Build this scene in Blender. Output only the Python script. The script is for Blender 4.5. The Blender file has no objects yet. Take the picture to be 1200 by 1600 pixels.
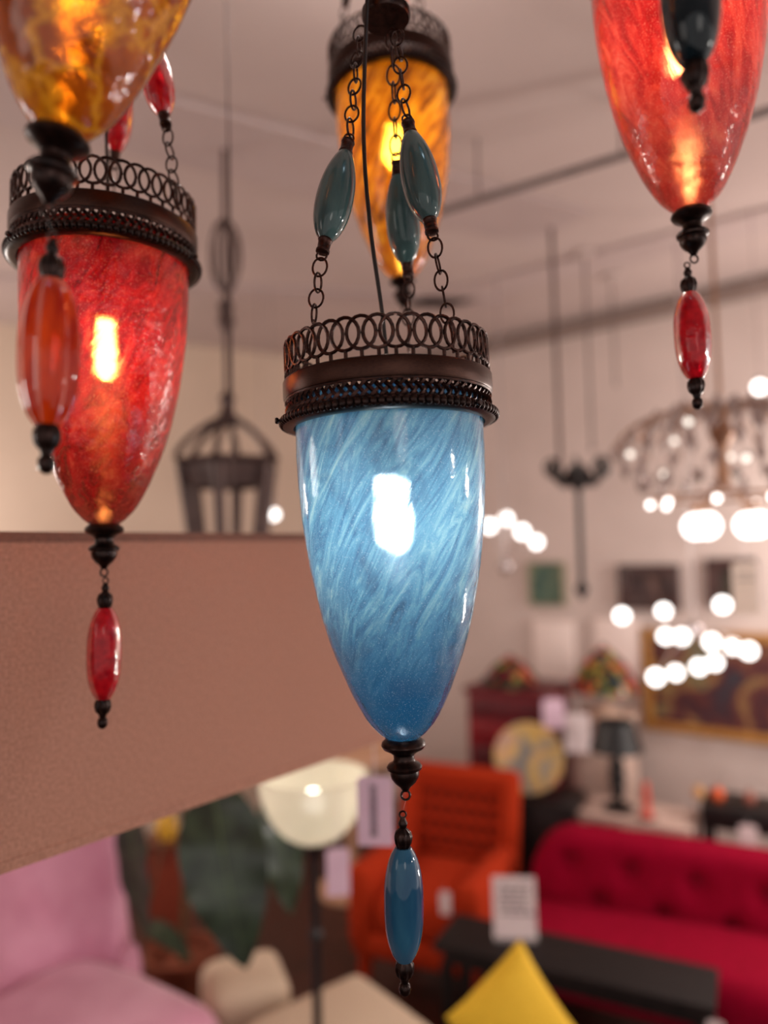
import bpy, math, random
from mathutils import Vector, Matrix, Euler
random.seed(7)
PI = math.pi
SC = bpy.context.scene
COL = SC.collection
R = math.radians

# ------------------------------------------------------------------ camera
EYE = Vector((0, 0, 1.85))
FPX = 1150.0
PITCH, ROLL = R(3.1), R(1.4)
fwd = Vector((0, math.cos(PITCH), math.sin(PITCH)))
up0 = Vector((0, -math.sin(PITCH), math.cos(PITCH)))
rt0 = Vector((1, 0, 0))
right = (rt0 * math.cos(ROLL) - up0 * math.sin(ROLL)).normalized()
up = (up0 * math.cos(ROLL) + rt0 * math.sin(ROLL)).normalized()
cam_d = bpy.data.cameras.new('camera')
cam = bpy.data.objects.new('camera', cam_d)
COL.objects.link(cam)
m = Matrix((right, up, -fwd)).transposed().to_4x4()
m.translation = EYE
cam.matrix_world = m
cam_d.sensor_fit = 'VERTICAL'
cam_d.sensor_height = 36
cam_d.sensor_width = 27
cam_d.lens = 36 * FPX / 1600
cam_d.clip_start = 0.02
cam_d.dof.use_dof = True
cam_d.dof.focus_distance = 0.645
cam_d.dof.aperture_fstop = 1.6
SC.camera = cam


def ray(px, py):
    return right * (px - 600) - up * (py - 800) + fwd * FPX


def P(px, py, Y):
    d = ray(px, py)
    return EYE + d * (Y / d.y)


def Pz(px, py, z):
    d = ray(px, py)
    return EYE + d * ((z - EYE.z) / d.z)


# ------------------------------------------------------------------ materials
def lin(c):
    return tuple(((v / 255) / 12.92 if v / 255 <= 0.04045 else ((v / 255 + 0.055) / 1.055) ** 2.4) for v in c) + (1,)


MATS = {}


def new_mat(name):
    mt = bpy.data.materials.new(name)
    mt.use_nodes = True
    nt = mt.node_tree
    nt.nodes.clear()
    out = nt.nodes.new('ShaderNodeOutputMaterial')
    return mt, nt, out


def N(nt, typ, **kw):
    n = nt.nodes.new(typ)
    for k, v in kw.items():
        if k.startswith('i_'):
            n.inputs[k[2:].replace('_', ' ')].default_value = v
        else:
            setattr(n, k, v)
    return n


def ramp(nt, stops, interp='LINEAR'):
    n = nt.nodes.new('ShaderNodeValToRGB')
    n.color_ramp.interpolation = interp
    e = n.color_ramp.elements
    while len(e) < len(stops):
        e.new(0.5)
    for el, (p, c) in zip(e, stops):
        el.position = p
        el.color = lin(c)
    return n


def pmat(name, c1, c2=None, rough=0.5, metal=0.0, scale=20, detail=4, bump=0.0, stretch=(1, 1, 1), sheen=0, coat=0, spec=0.5, trans=0.0, twist=0, ramp_pos=(0.35, 0.65)):
    if name in MATS:
        return MATS[name]
    mt, nt, out = new_mat(name)
    b = N(nt, 'ShaderNodeBsdfPrincipled')
    b.inputs['Roughness'].default_value = rough
    b.inputs['Metallic'].default_value = metal
    b.inputs['Specular IOR Level'].default_value = spec
    b.inputs['Coat Weight'].default_value = coat
    b.inputs['Coat Roughness'].default_value = 0.08
    b.inputs['Sheen Weight'].default_value = sheen
    b.inputs['Transmission Weight'].default_value = trans
    tc = N(nt, 'ShaderNodeTexCoord')
    mp = N(nt, 'ShaderNodeMapping')
    mp.inputs['Scale'].default_value = stretch
    nt.links.new(tc.outputs['Object'], mp.inputs['Vector'])
    no = N(nt, 'ShaderNodeTexNoise')
    no.inputs['Scale'].default_value = scale
    no.inputs['Detail'].default_value = detail
    nt.links.new(mp.outputs[0], no.inputs['Vector'])
    rp = ramp(nt, [(ramp_pos[0], c1), (ramp_pos[1], c2 or c1)])
    nt.links.new(no.outputs['Fac'], rp.inputs['Fac'])
    nt.links.new(rp.outputs[0], b.inputs['Base Color'])
    if bump:
        bm = N(nt, 'ShaderNodeBump')
        bm.inputs['Strength'].default_value = bump
        bm.inputs['Distance'].default_value = 0.002
        nt.links.new(no.outputs['Fac'], bm.inputs['Height'])
        nt.links.new(bm.outputs[0], b.inputs['Normal'])
    nt.links.new(b.outputs[0], out.inputs['Surface'])
    MATS[name] = mt
    return mt


def emat(name, c, s):
    if name in MATS:
        return MATS[name]
    mt, nt, out = new_mat(name)
    e = N(nt, 'ShaderNodeEmission')
    e.inputs['Color'].default_value = lin(c)
    e.inputs['Strength'].default_value = s
    nt.links.new(e.outputs[0], out.inputs['Surface'])
    MATS[name] = mt
    return mt


def art_glass(name, stops, zr, deep, twist=6.0, scale=55, zs=0.16, dist=0.8, clear=0.2, bumps=0.25, bscale=60, speck=(255, 255, 255), speck_amt=0.25, diff=0.4, mottle=None, caustic=None, rrough=0.26, tcol=(255, 255, 255), tmix=0.42, rough=.62, rfmix=.90, ripple=.0035):
    """blown art glass: streaks of colour that twist round the axis, deeper colour towards one end"""
    mt, nt, out = new_mat(name)
    L = nt.links.new
    tc = N(nt, 'ShaderNodeTexCoord')
    sp = N(nt, 'ShaderNodeSeparateXYZ')
    L(tc.outputs['Object'], sp.inputs[0])
    mu = N(nt, 'ShaderNodeMath', operation='MULTIPLY')
    mu.inputs[1].default_value = twist
    L(sp.outputs['Z'], mu.inputs[0])
    vr = N(nt, 'ShaderNodeVectorRotate', rotation_type='Z_AXIS')
    L(tc.outputs['Object'], vr.inputs['Vector'])
    L(mu.outputs[0], vr.inputs['Angle'])
    mp = N(nt, 'ShaderNodeMapping')
    mp.inputs['Scale'].default_value = (1, 1, zs)
    L(vr.outputs[0], mp.inputs['Vector'])
    no = N(nt, 'ShaderNodeTexNoise')
    no.inputs['Scale'].default_value = scale
    no.inputs['Detail'].default_value = 9
    no.inputs['Roughness'].default_value = rough
    no.inputs['Distortion'].default_value = dist
    L(mp.outputs[0], no.inputs['Vector'])
    rp = ramp(nt, stops)
    L(no.outputs['Fac'], rp.inputs['Fac'])
    col = rp.outputs[0]
    # deeper tone with height, broken up by noise
    mr = N(nt, 'ShaderNodeMapRange')
    mr.inputs['From Min'].default_value = zr[0]
    mr.inputs['From Max'].default_value = zr[1]
    n2 = N(nt, 'ShaderNodeTexNoise')
    n2.inputs['Scale'].default_value = 28
    n2.inputs['Detail'].default_value = 3
    L(tc.outputs['Object'], n2.inputs['Vector'])
    ad = N(nt, 'ShaderNodeMath', operation='MULTIPLY_ADD')
    ad.inputs[1].default_value = 0.08
    L(n2.outputs['Fac'], ad.inputs[0])
    L(sp.outputs['Z'], ad.inputs[2])
    L(ad.outputs[0], mr.inputs['Value'])
    mx = N(nt, 'ShaderNodeMix', data_type='RGBA')
    mx.inputs[7].default_value = lin(deep)
    L(mr.outputs[0], mx.inputs[0])
    L(col, mx.inputs[6])
    col = mx.outputs[2]
    if mottle:
        n4 = N(nt, 'ShaderNodeTexNoise')
        n4.inputs['Scale'].default_value = mottle[1]
        n4.inputs['Detail'].default_value = 5
        n4.inputs['Distortion'].default_value = 1.0
        L(tc.outputs['Object'], n4.inputs['Vector'])
        r4 = ramp(nt, [(0.52, (0, 0, 0)), (0.72, (200, 200, 200))])
        L(n4.outputs['Fac'], r4.inputs['Fac'])
        m4 = N(nt, 'ShaderNodeMix', data_type='RGBA')
        m4.inputs[7].default_value = lin(mottle[0])
        L(r4.outputs[0], m4.inputs[0])
        L(col, m4.inputs[6])
        col = m4.outputs[2]
    if caustic:  # bright caustic lines of refracted light, painted into the glass colour
        vo = N(nt, 'ShaderNodeTexVoronoi', feature='DISTANCE_TO_EDGE')
        vo.inputs['Scale'].default_value = caustic[1]
        wn = N(nt, 'ShaderNodeTexNoise')
        wn.inputs['Scale'].default_value = 30
        wn.inputs['Detail'].default_value = 3
        L(tc.outputs['Object'], wn.inputs['Vector'])
        vm = N(nt, 'ShaderNodeVectorMath', operation='MULTIPLY_ADD')
        vm.inputs[1].default_value = (0.05, 0.05, 0.05)
        L(wn.outputs['Color'], vm.inputs[0])
        L(tc.outputs['Object'], vm.inputs[2])
        L(vm.outputs[0], vo.inputs['Vector'])
        r5 = ramp(nt, [(0.0, (255, 255, 255)), (0.10, (0, 0, 0))])
        L(vo.outputs['Distance'], r5.inputs['Fac'])
        m5 = N(nt, 'ShaderNodeMix', data_type='RGBA')
        m5.inputs[7].default_value = lin(caustic[0])
        L(r5.outputs[0], m5.inputs[0])
        L(col, m5.inputs[6])
        col = m5.outputs[2]
    # fine glittering specks in the glass
    n3 = N(nt, 'ShaderNodeTexNoise')
    n3.inputs['Scale'].default_value = 900
    n3.inputs['Detail'].default_value = 1
    L(tc.outputs['Object'], n3.inputs['Vector'])
    r3 = ramp(nt, [(0.60, (0, 0, 0)), (0.74, (255, 255, 255))])
    L(n3.outputs['Fac'], r3.inputs['Fac'])
    sm = N(nt, 'ShaderNodeMath', operation='MULTIPLY')
    sm.inputs[1].default_value = speck_amt
    L(r3.outputs[0], sm.inputs[0])
    m3 = N(nt, 'ShaderNodeMix', data_type='RGBA')
    m3.inputs[7].default_value = lin(speck)
    L(sm.outputs[0], m3.inputs[0])
    L(col, m3.inputs[6])
    col = m3.outputs[2]
    # rippled skin
    bn = N(nt, 'ShaderNodeTexNoise')
    bn.inputs['Scale'].default_value = bscale
    bn.inputs['Detail'].default_value = 4
    L(tc.outputs['Object'], bn.inputs['Vector'])
    bm = N(nt, 'ShaderNodeBump')
    bm.inputs['Strength'].default_value = bumps
    bm.inputs['Distance'].default_value = 0.004
    L(bn.outputs['Fac'], bm.inputs['Height'])
    tr = N(nt, 'ShaderNodeBsdfTranslucent')
    di = N(nt, 'ShaderNodeBsdfDiffuse')
    tp = N(nt, 'ShaderNodeBsdfTransparent')
    rf = N(nt, 'ShaderNodeBsdfRefraction')
    rf.inputs['IOR'].default_value = 1.12
    rf.inputs['Roughness'].default_value = rrough
    gl = N(nt, 'ShaderNodeBsdfGlossy')
    gl.inputs['Roughness'].default_value = 0.10
    tm = N(nt, 'ShaderNodeMix', data_type='RGBA')
    tm.inputs[0].default_value = tmix
    tm.inputs[7].default_value = lin(tcol)
    L(col, tm.inputs[6])
    for n in (tr, di):
        L(col, n.inputs['Color'])
    for n in (tp, rf):
        L(tm.outputs[2], n.inputs['Color'])
    bm2 = N(nt, 'ShaderNodeBump')
    bm2.inputs['Strength'].default_value = 1.0
    bm2.inputs['Distance'].default_value = ripple
    L(no.outputs['Fac'], bm2.inputs['Height'])
    L(bm2.outputs[0], rf.inputs['Normal'])
    for n in (gl, di):
        L(bm.outputs[0], n.inputs['Normal'])
    a = N(nt, 'ShaderNodeMixShader')
    a.inputs[0].default_value = diff
    L(tr.outputs[0], a.inputs[1]); L(di.outputs[0], a.inputs[2])
    b = N(nt, 'ShaderNodeMixShader')
    b.inputs[0].default_value = rfmix
    L(tp.outputs[0], b.inputs[1]); L(rf.outputs[0], b.inputs[2])
    c = N(nt, 'ShaderNodeMixShader')
    c.inputs[0].default_value = clear
    L(a.outputs[0], c.inputs[1]); L(b.outputs[0], c.inputs[2])
    fr = N(nt, 'ShaderNodeFresnel')
    fr.inputs['IOR'].default_value = 1.5
    L(bm.outputs[0], fr.inputs['Normal'])
    d = N(nt, 'ShaderNodeMixShader')
    L(fr.outputs[0], d.inputs[0]); L(c.outputs[0], d.inputs[1]); L(gl.outputs[0], d.inputs[2])
    L(d.outputs[0], out.inputs['Surface'])
    MATS[name] = mt
    return mt


def bead_glass(name, c1, c2, clear=0.5, rough=0.05, scale=60, stretch=(1, 1, 0.3), bump=0.15):
    mt, nt, out = new_mat(name)
    L = nt.links.new
    tc = N(nt, 'ShaderNodeTexCoord')
    mp = N(nt, 'ShaderNodeMapping')
    mp.inputs['Scale'].default_value = stretch
    L(tc.outputs['Object'], mp.inputs[0])
    no = N(nt, 'ShaderNodeTexNoise')
    no.inputs['Scale'].default_value = scale
    no.inputs['Detail'].default_value = 4
    L(mp.outputs[0], no.inputs['Vector'])
    rp = ramp(nt, [(0.35, c1), (0.65, c2)])
    L(no.outputs['Fac'], rp.inputs['Fac'])
    bm = N(nt, 'ShaderNodeBump')
    bm.inputs['Strength'].default_value = bump
    bm.inputs['Distance'].default_value = 0.002
    L(no.outputs['Fac'], bm.inputs['Height'])
    b = N(nt, 'ShaderNodeBsdfPrincipled')
    b.inputs['Roughness'].default_value = rough
    b.inputs['IOR'].default_value = 1.36
    b.inputs['Transmission Weight'].default_value = clear
    b.inputs['Coat Weight'].default_value = 0.0
    b.inputs['Coat Roughness'].default_value = 0.03
    L(rp.outputs[0], b.inputs['Base Color'])
    L(bm.outputs[0], b.inputs['Normal'])
    L(b.outputs[0], out.inputs['Surface'])
    MATS[name] = mt
    return mt


BRONZE = pmat('antique_bronze', (34, 22, 20), (64, 38, 31), rough=0.34, metal=0.85, scale=120, bump=0.15, stretch=(1, 1, 5))
DARKMETAL = pmat('blackened_bronze', (26, 18, 17), (48, 31, 27), rough=0.3, metal=0.8, scale=160, bump=0.1)
BRASSBAND = pmat('brushed_bronze', (40, 25, 22), (64, 40, 31), rough=0.30, metal=0.9, scale=300, stretch=(1, 1, 20), bump=0.1)
CORD = pmat('brown_cord', (22, 14, 12), (34, 22, 18), rough=0.45, spec=.3, scale=100)
BLACK = pmat('black_paint', (18, 15, 16), (28, 24, 24), rough=0.4)
WHITECARD = pmat('tag_card', (226, 206, 208), (236, 220, 218), rough=0.7)
INK = pmat('printed_ink', (70, 60, 66), (90, 80, 84), rough=0.8)
BULBW = emat('bulb_cool_white', (255, 250, 240), 60)

BLUE = art_glass('blue_streaked_glass', [(0.28, (46, 82, 118)), (0.42, (76, 128, 166)), (0.54, (102, 160, 194)), (0.64, (140, 190, 210)), (0.76, (196, 218, 212))],
                 (-0.13, -0.215), (8, 98, 150), twist=-6.5, clear=0.34, bumps=0.12, scale=46, zs=0.2, dist=2.0, rough=.7, tmix=.6, mottle=((66, 92, 126), 16), speck=(225, 238, 250), speck_amt=0.28, tcol=(205, 226, 245))
RED = art_glass('red_mottled_glass', [(0.26, (110, 3, 20)), (0.45, (156, 8, 26)), (0.58, (192, 24, 34)), (0.74, (220, 78, 66))],
                (-0.17, -0.25), (110, 2, 24), twist=-5.0, clear=0.42, bumps=0.5, bscale=90, zs=0.5, scale=60, speck=(255, 170, 150), speck_amt=0.35, tcol=(255, 190, 120), rfmix=.78)
ROSE = art_glass('rose_red_glass', [(0.26, (138, 14, 28)), (0.45, (180, 34, 44)), (0.58, (208, 62, 62)), (0.74, (230, 112, 98))],
                 (-0.22, -0.29), (176, 14, 30), twist=4.0, clear=0.42, bumps=0.4, bscale=80, zs=0.3, scale=60, speck=(255, 180, 170), speck_amt=0.4, tcol=(255, 190, 140))
AMBER = art_glass('amber_streaked_glass', [(0.32, (70, 34, 4)), (0.44, (150, 78, 6)), (0.55, (206, 126, 14)), (0.70, (240, 176, 50))],
                  (-0.18, -0.28), (176, 74, 16), twist=-8.0, clear=0.3, bumps=0.3, zs=0.25, speck=(255, 220, 120), speck_amt=0.2, tcol=(255, 226, 120))
AMBERC = art_glass('amber_caustic_glass', [(0.30, (84, 26, 4)), (0.45, (146, 56, 6)), (0.58, (188, 92, 10)), (0.72, (224, 130, 24))],
                   (-0.2, -0.32), (190, 100, 8), twist=-2.0, clear=0.22, bumps=1.0, bscale=35, zs=0.8, scale=30, speck_amt=0.0, caustic=((240, 176, 50), 22), tcol=(240, 150, 40), rrough=.3, rfmix=.75)
BEAD_TEAL = bead_glass('teal_bead_glass', (52, 72, 74), (66, 90, 90), clear=0.04)
BEAD_BLUE = bead_glass('blue_bead_glass', (22, 70, 104), (48, 100, 128), clear=0.08, scale=30)
BEAD_NAVY = bead_glass('dark_teal_bead_glass', (8, 22, 28), (16, 36, 44), clear=0.04)
BEAD_RED = bead_glass('red_bead_glass', (160, 3, 24), (206, 22, 34), clear=0.3, scale=120, stretch=(1, 1, 1), bump=0.4)
BEAD_ORANGE = bead_glass('orange_bead_glass', (170, 26, 4), (226, 72, 8), clear=0.22, bump=0.3)


# ------------------------------------------------------------------ mesh builder
class MB:
    def __init__(s):
        s.v = []; s.f = []

    def add(s, vs, fs, M=None):
        o = len(s.v)
        for p in vs:
            p = Vector(p)
            s.v.append(M @ p if M is not None else p)
        for f in fs:
            s.f.append([i + o for i in f])
        return s

    def lathe(s, prof, seg=32, M=None, flute=None):
        vs = []; fs = []
        n = len(prof)
        for i in range(seg):
            a = 2 * PI * i / seg
            k = 1 if flute is None else 1 + flute[1] * math.cos(flute[0] * a)
            for (r, z) in prof:
                vs.append((r * k * math.cos(a), r * k * math.sin(a), z))
        for i in range(seg):
            j = (i + 1) % seg
            for q in range(n - 1):
                fs.append([i * n + q, i * n + q + 1, j * n + q + 1, j * n + q])
        return s.add(vs, fs, M)

    def disc(s, r, z, seg=32, M=None):
        return s.add([(r * math.cos(2 * PI * i / seg), r * math.sin(2 * PI * i / seg), z) for i in range(seg)], [list(range(seg))], M)

    def loop(s, pts, rad, sides=6, closed=True, M=None):
        pts = [Vector(p) for p in pts]
        n = len(pts)
        vs = []; fs = []
        prev = None
        for i, p in enumerate(pts):
            if closed:
                t = (pts[(i + 1) % n] - pts[i - 1])
            else:
                t = pts[min(i + 1, n - 1)] - pts[max(i - 1, 0)]
            t.normalize()
            if prev is None:
                a = Vector((0, 0, 1)) if abs(t.z) < 0.9 else Vector((1, 0, 0))
                u = (a - t * a.dot(t)).normalized()
            else:
                u = (prev - t * prev.dot(t))
                u = u.normalized() if u.length > 1e-6 else t.orthogonal().normalized()
            prev = u
            w = t.cross(u)
            rr = rad[i] if isinstance(rad, (list, tuple)) else rad
            for q in range(sides):
                b = 2 * PI * q / sides
                vs.append(p + (u * math.cos(b) + w * math.sin(b)) * rr)
        m_ = n if closed else n - 1
        for i in range(m_):
            j = (i + 1) % n
            for q in range(sides):
                k = (q + 1) % sides
                fs.append([i * sides + q, i * sides + k, j * sides + k, j * sides + q])
        if not closed:
            fs.append(list(range(sides))[::-1])
            fs.append([(n - 1) * sides + q for q in range(sides)])
        return s.add(vs, fs, M)

    def tube(s, pts, rad, sides=8, M=None):
        return s.loop(pts, rad, sides, False, M)

    def box(s, c, size, M=None, bev=0.0):
        cx, cy, cz = c
        x, y, z = size[0] / 2, size[1] / 2, size[2] / 2
        if bev <= 0:
            vs = [(cx + i * x, cy + j * y, cz + k * z) for i in (-1, 1) for j in (-1, 1) for k in (-1, 1)]
            fs = [(0, 1, 3, 2), (4, 6, 7, 5), (0, 4, 5, 1), (2, 3, 7, 6), (0, 2, 6, 4), (1, 5, 7, 3)]
            return s.add(vs, fs, M)
        return s.soft(c, size, bev, M=M)

    def soft(s, c, size, r, n=3, M=None, fn=None, sub=1):
        """box with rounded edges (radius r), grid faces so fn(p) may displace it"""
        hx, hy, hz = (v / 2 for v in size)
        r = min(r, hx, hy, hz)

        def axis(h):
            a = [-h + r * (1 - math.cos(PI / 2 * i / n)) for i in range(n)]
            mid = [-h + r + (2 * h - 2 * r) * i / sub for i in range(sub + 1)]
            b = [h - r * (1 - math.cos(PI / 2 * i / n)) for i in range(n)][::-1]
            o = []
            for v in a + mid + b:
                if not o or v - o[-1] > 1e-6:
                    o.append(v)
            return o
        ax, ay, az = axis(hx), axis(hy), axis(hz)
        idx = {}
        vs = []; fs = []

        def pt(x, y, z):
            k = (round(x, 6), round(y, 6), round(z, 6))
            if k in idx:
                return idx[k]
            p = Vector((x, y, z))
            q = Vector((max(-hx + r, min(hx - r, x)), max(-hy + r, min(hy - r, y)), max(-hz + r, min(hz - r, z))))
            d = p - q
            if d.length > 1e-9:
                p = q + d.normalized() * r
            if fn:
                p = fn(p)
            idx[k] = len(vs)
            vs.append(p + Vector(c))
            return idx[k]
        for (A, B, cc, mk, flip) in ((ax, ay, hz, lambda a, b, c_: (a, b, c_), 0), (ay, az, hx, lambda a, b, c_: (c_, a, b), 0), (az, ax, hy, lambda a, b, c_: (b, c_, a), 0)):
            for sg in (-1, 1):
                for i in range(len(A) - 1):
                    for j in range(len(B) - 1):
                        q = [pt(*mk(A[i], B[j], sg * cc)), pt(*mk(A[i + 1], B[j], sg * cc)), pt(*mk(A[i + 1], B[j + 1], sg * cc)), pt(*mk(A[i], B[j + 1], sg * cc))]
                        fs.append(q if sg > 0 else q[::-1])
        return s.add(vs, fs, M)

    def ball(s, c, r, seg=12, rings=8, sc=(1, 1, 1), M=None):
        vs = []; fs = []
        for i in range(rings + 1):
            t = PI * i / rings
            for j in range(seg):
                a = 2 * PI * j / seg
                vs.append((c[0] + r * sc[0] * math.sin(t) * math.cos(a), c[1] + r * sc[1] * math.sin(t) * math.sin(a), c[2] + r * sc[2] * math.cos(t)))
        for i in range(rings):
            for j in range(seg):
                k = (j + 1) % seg
                if i == 0:
                    fs.append([j, seg + j, seg + k])
                elif i == rings - 1:
                    fs.append([i * seg + j, (i + 1) * seg + j, i * seg + k])
                else:
                    fs.append([i * seg + j, (i + 1) * seg + j, (i + 1) * seg + k, i * seg + k])
        return s.add(vs, fs, M)

    def build(s, name, mat, parent=None, smooth=True, label=None):
        me = bpy.data.meshes.new(name)
        me.from_pydata([tuple(p) for p in s.v], [], s.f)
        me.validate()
        me.materials.append(mat)
        if smooth:
            me.polygons.foreach_set('use_smooth', [True] * len(me.polygons))
            try:
                me.set_sharp_from_angle(angle=R(42))
            except Exception:
                pass
        o = bpy.data.objects.new(name, me)
        COL.objects.link(o)
        if parent:
            o.parent = parent
        if label:
            o['label'] = label
        return o


def rod_m(a, b):
    """matrix whose z axis runs a->b, origin a"""
    a, b = Vector(a), Vector(b)
    z = (b - a).normalized()
    x = Vector((1, 0, 0)); x = (x - z * x.dot(z)).normalized()
    y = z.cross(x)
    M = Matrix((x, y, z)).transposed().to_4x4(); M.translation = a
    return M


def empty(name, M, label, cat, group=None):
    o = bpy.data.objects.new(name, None)
    COL.objects.link(o)
    if isinstance(M, Matrix):
        o.matrix_world = M
    else:
        o.location = M
    o.empty_display_size = 0.05
    o['label'] = label; o['category'] = cat
    if group:
        o['group'] = group
    return o


def at(x, y, z, rz=0):
    return Matrix.Translation((x, y, z)) @ Matrix.Rotation(rz, 4, 'Z')


def tagit(o, label, cat, group=None, kind=None):
    if label: o['label'] = label
    if cat: o['category'] = cat
    if group: o['group'] = group
    if kind: o['kind'] = kind
    return o


def copy_tree(o, parent=None):
    c = o.copy(); COL.objects.link(c)
    c.parent = parent
    for ch in o.children:
        copy_tree(ch, c)
    return c


# ------------------------------------------------------------------ glass pendant lamps
PROF = [(0, .0880), (.10, .0882), (.2, .0872), (.30, .0852), (.384, .0822), (.46, .0790), (.525, .0754), (.61, .0702), (.687, .0638), (.74, .0585), (.788, .0528), (.84, .0468), (.889, .0398), (.925, .0340), (.949, .0290), (.975, .0220), (.99, .0165), (1.0, .012)]
NR = 42


def crown_mb():
    mb = MB()
    Rc = .0950
    zc = .0608
    for i in range(NR):
        a0 = 2 * PI * i / NR
        pts = []
        for k in range(20):
            t = 2 * PI * k / 20
            a = a0 + math.cos(t) * .0126 / Rc
            pts.append((Rc * math.cos(a), Rc * math.sin(a), zc + math.sin(t) * .0140))
        mb.loop(pts, .00165, 6)
        a = a0 + PI / NR
        mb.tube([(Rc * math.cos(a0), Rc * math.sin(a0), zc - .0136), (Rc * math.cos(a0), Rc * math.sin(a0), zc - .0215)], .0018, 5)
    return mb


def lattice_mb():
    mb = MB()
    n = 72
    z0, z1 = .0062, .0218
    for i in range(n):
        for sg in (-1, 1):
            pts = []
            for k in range(7):
                u = k / 6
                a = 2 * PI * (i + sg * u * 1.7) / n
                rr = .0944 + .0011 * math.sin((u * 3 + (0 if sg > 0 else 1)) * PI)
                pts.append((rr * math.cos(a), rr * math.sin(a), z0 + (z1 - z0) * u))
            mb.tube(pts, .0019, 4)
    for z, r_ in ((z0, .0965), (z1, .096)):
        mb.loop([(r_ * math.cos(2 * PI * k / 64), r_ * math.sin(2 * PI * k / 64), z) for k in range(64)], .0016, 5)
    return mb


def chain_mb(a, b, inv, rot=0.4, pitch=.0160, wire=.00105, hw=.0066):
    a, b = Vector(a), Vector(b)
    L = (b - a).length
    n = max(1, round(L / pitch))
    step = L / n
    M0 = rod_m(a, b)
    mb = MB()
    for i in range(n):
        M = inv @ M0 @ Matrix.Translation((0, 0, step * (i + .5))) @ Matrix.Rotation(rot + (i % 2) * PI / 2 + random.uniform(-.25, .25), 4, 'Z')
        hl = step / 2 + wire * 1.4
        pts = [(hw * math.cos(t), 0, hl * math.sin(t)) for t in [2 * PI * k / 18 for k in range(18)]]
        mb.loop(pts, wire, 6, True, M)
    return mb


def bead_prof(h, r, e=.0055, skew=0.0, pw=2.3):
    out = []
    for i in range(19):
        t = -1 + 2 * i / 18
        tt = t + skew * (1 - t * t)
        out.append((e + (r - e) * max(0, 1 - abs(tt) ** pw) ** .85, t * h))
    return out


def bead_with_caps(parent, mat, top, bot, r, inv, flute=None, drop=False, skew=0.0):
    """a long glass bead whose glass runs top..bot (world points)"""
    top, bot = Vector(top), Vector(bot)
    h = (top - bot).length / 2
    M = inv @ rod_m(bot, top) @ Matrix.Translation((0, 0, h))
    mb = MB()
    pr = [(.0001, -h)] + bead_prof(h, r, e=.0075 if drop else .0055, skew=skew, pw=2.7 if drop else 2.3) + [(.0001, h)]
    mb.lathe(pr, 40, M, flute)
    bead = mb.build('glass_bead', mat, parent)
    if not drop:
        for sg in (-1, 1):
            c = MB()
            z = sg * h
            pr = [(.0001, z - sg * .002), (.0062, z - sg * .002), (.0068, z), (.0060, z + sg * .001), (.0056, z + sg * .009), (.0064, z + sg * .010), (.0062, z + sg * .012), (.003, z + sg * .013), (.0001, z + sg * .013)]
            c.lathe(pr, 16, M)
            t = [(0 + .0045 * math.cos(q), 0, z + sg * .0155 + .0045 * math.sin(q)) for q in [2 * PI * k / 12 for k in range(12)]]
            c.loop(t, .0010, 5, True, M)
            c.build('bead_cap', BRONZE, bead)
    else:
        c = MB()
        pr = [(.0001, h - .001), (.005, h - .001), (.0072, h + .004), (.0080, h + .009), (.0068, h + .014), (.003, h + .0175)]
        c.lathe(pr, 40, M, (9, .09))
        c.lathe([(.003, h + .0175), (.0040, h + .020), (.0044, h + .022), (.0030, h + .0245), (.0022, h + .027), (.0001, h + .027)], 14, M)
        c.loop([(.0030 * math.cos(q), 0, h + .0295 + .0030 * math.sin(q)) for q in [2 * PI * k / 12 for k in range(12)]], .0009, 5, True, M)
        c.build('bead_cap', DARKMETAL, bead)
        c = MB()
        pr = [(.0001, -h + .001), (.005, -h + .001), (.0078, -h - .003), (.0082, -h - .008), (.0070, -h - .013), (.0045, -h - .016)]
        c.lathe(pr, 40, M, (9, .09))
        pr = [(.0045, -h - .016), (.0040, -h - .018), (.0034, -h - .020), (.0050, -h - .0215), (.0056, -h - .025), (.0048, -h - .029), (.0022, -h - .0315), (.0001, -h - .032)]
        c.lathe(pr, 14, M)
        c.build('bead_finial', DARKMETAL, bead)
    return bead


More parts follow.
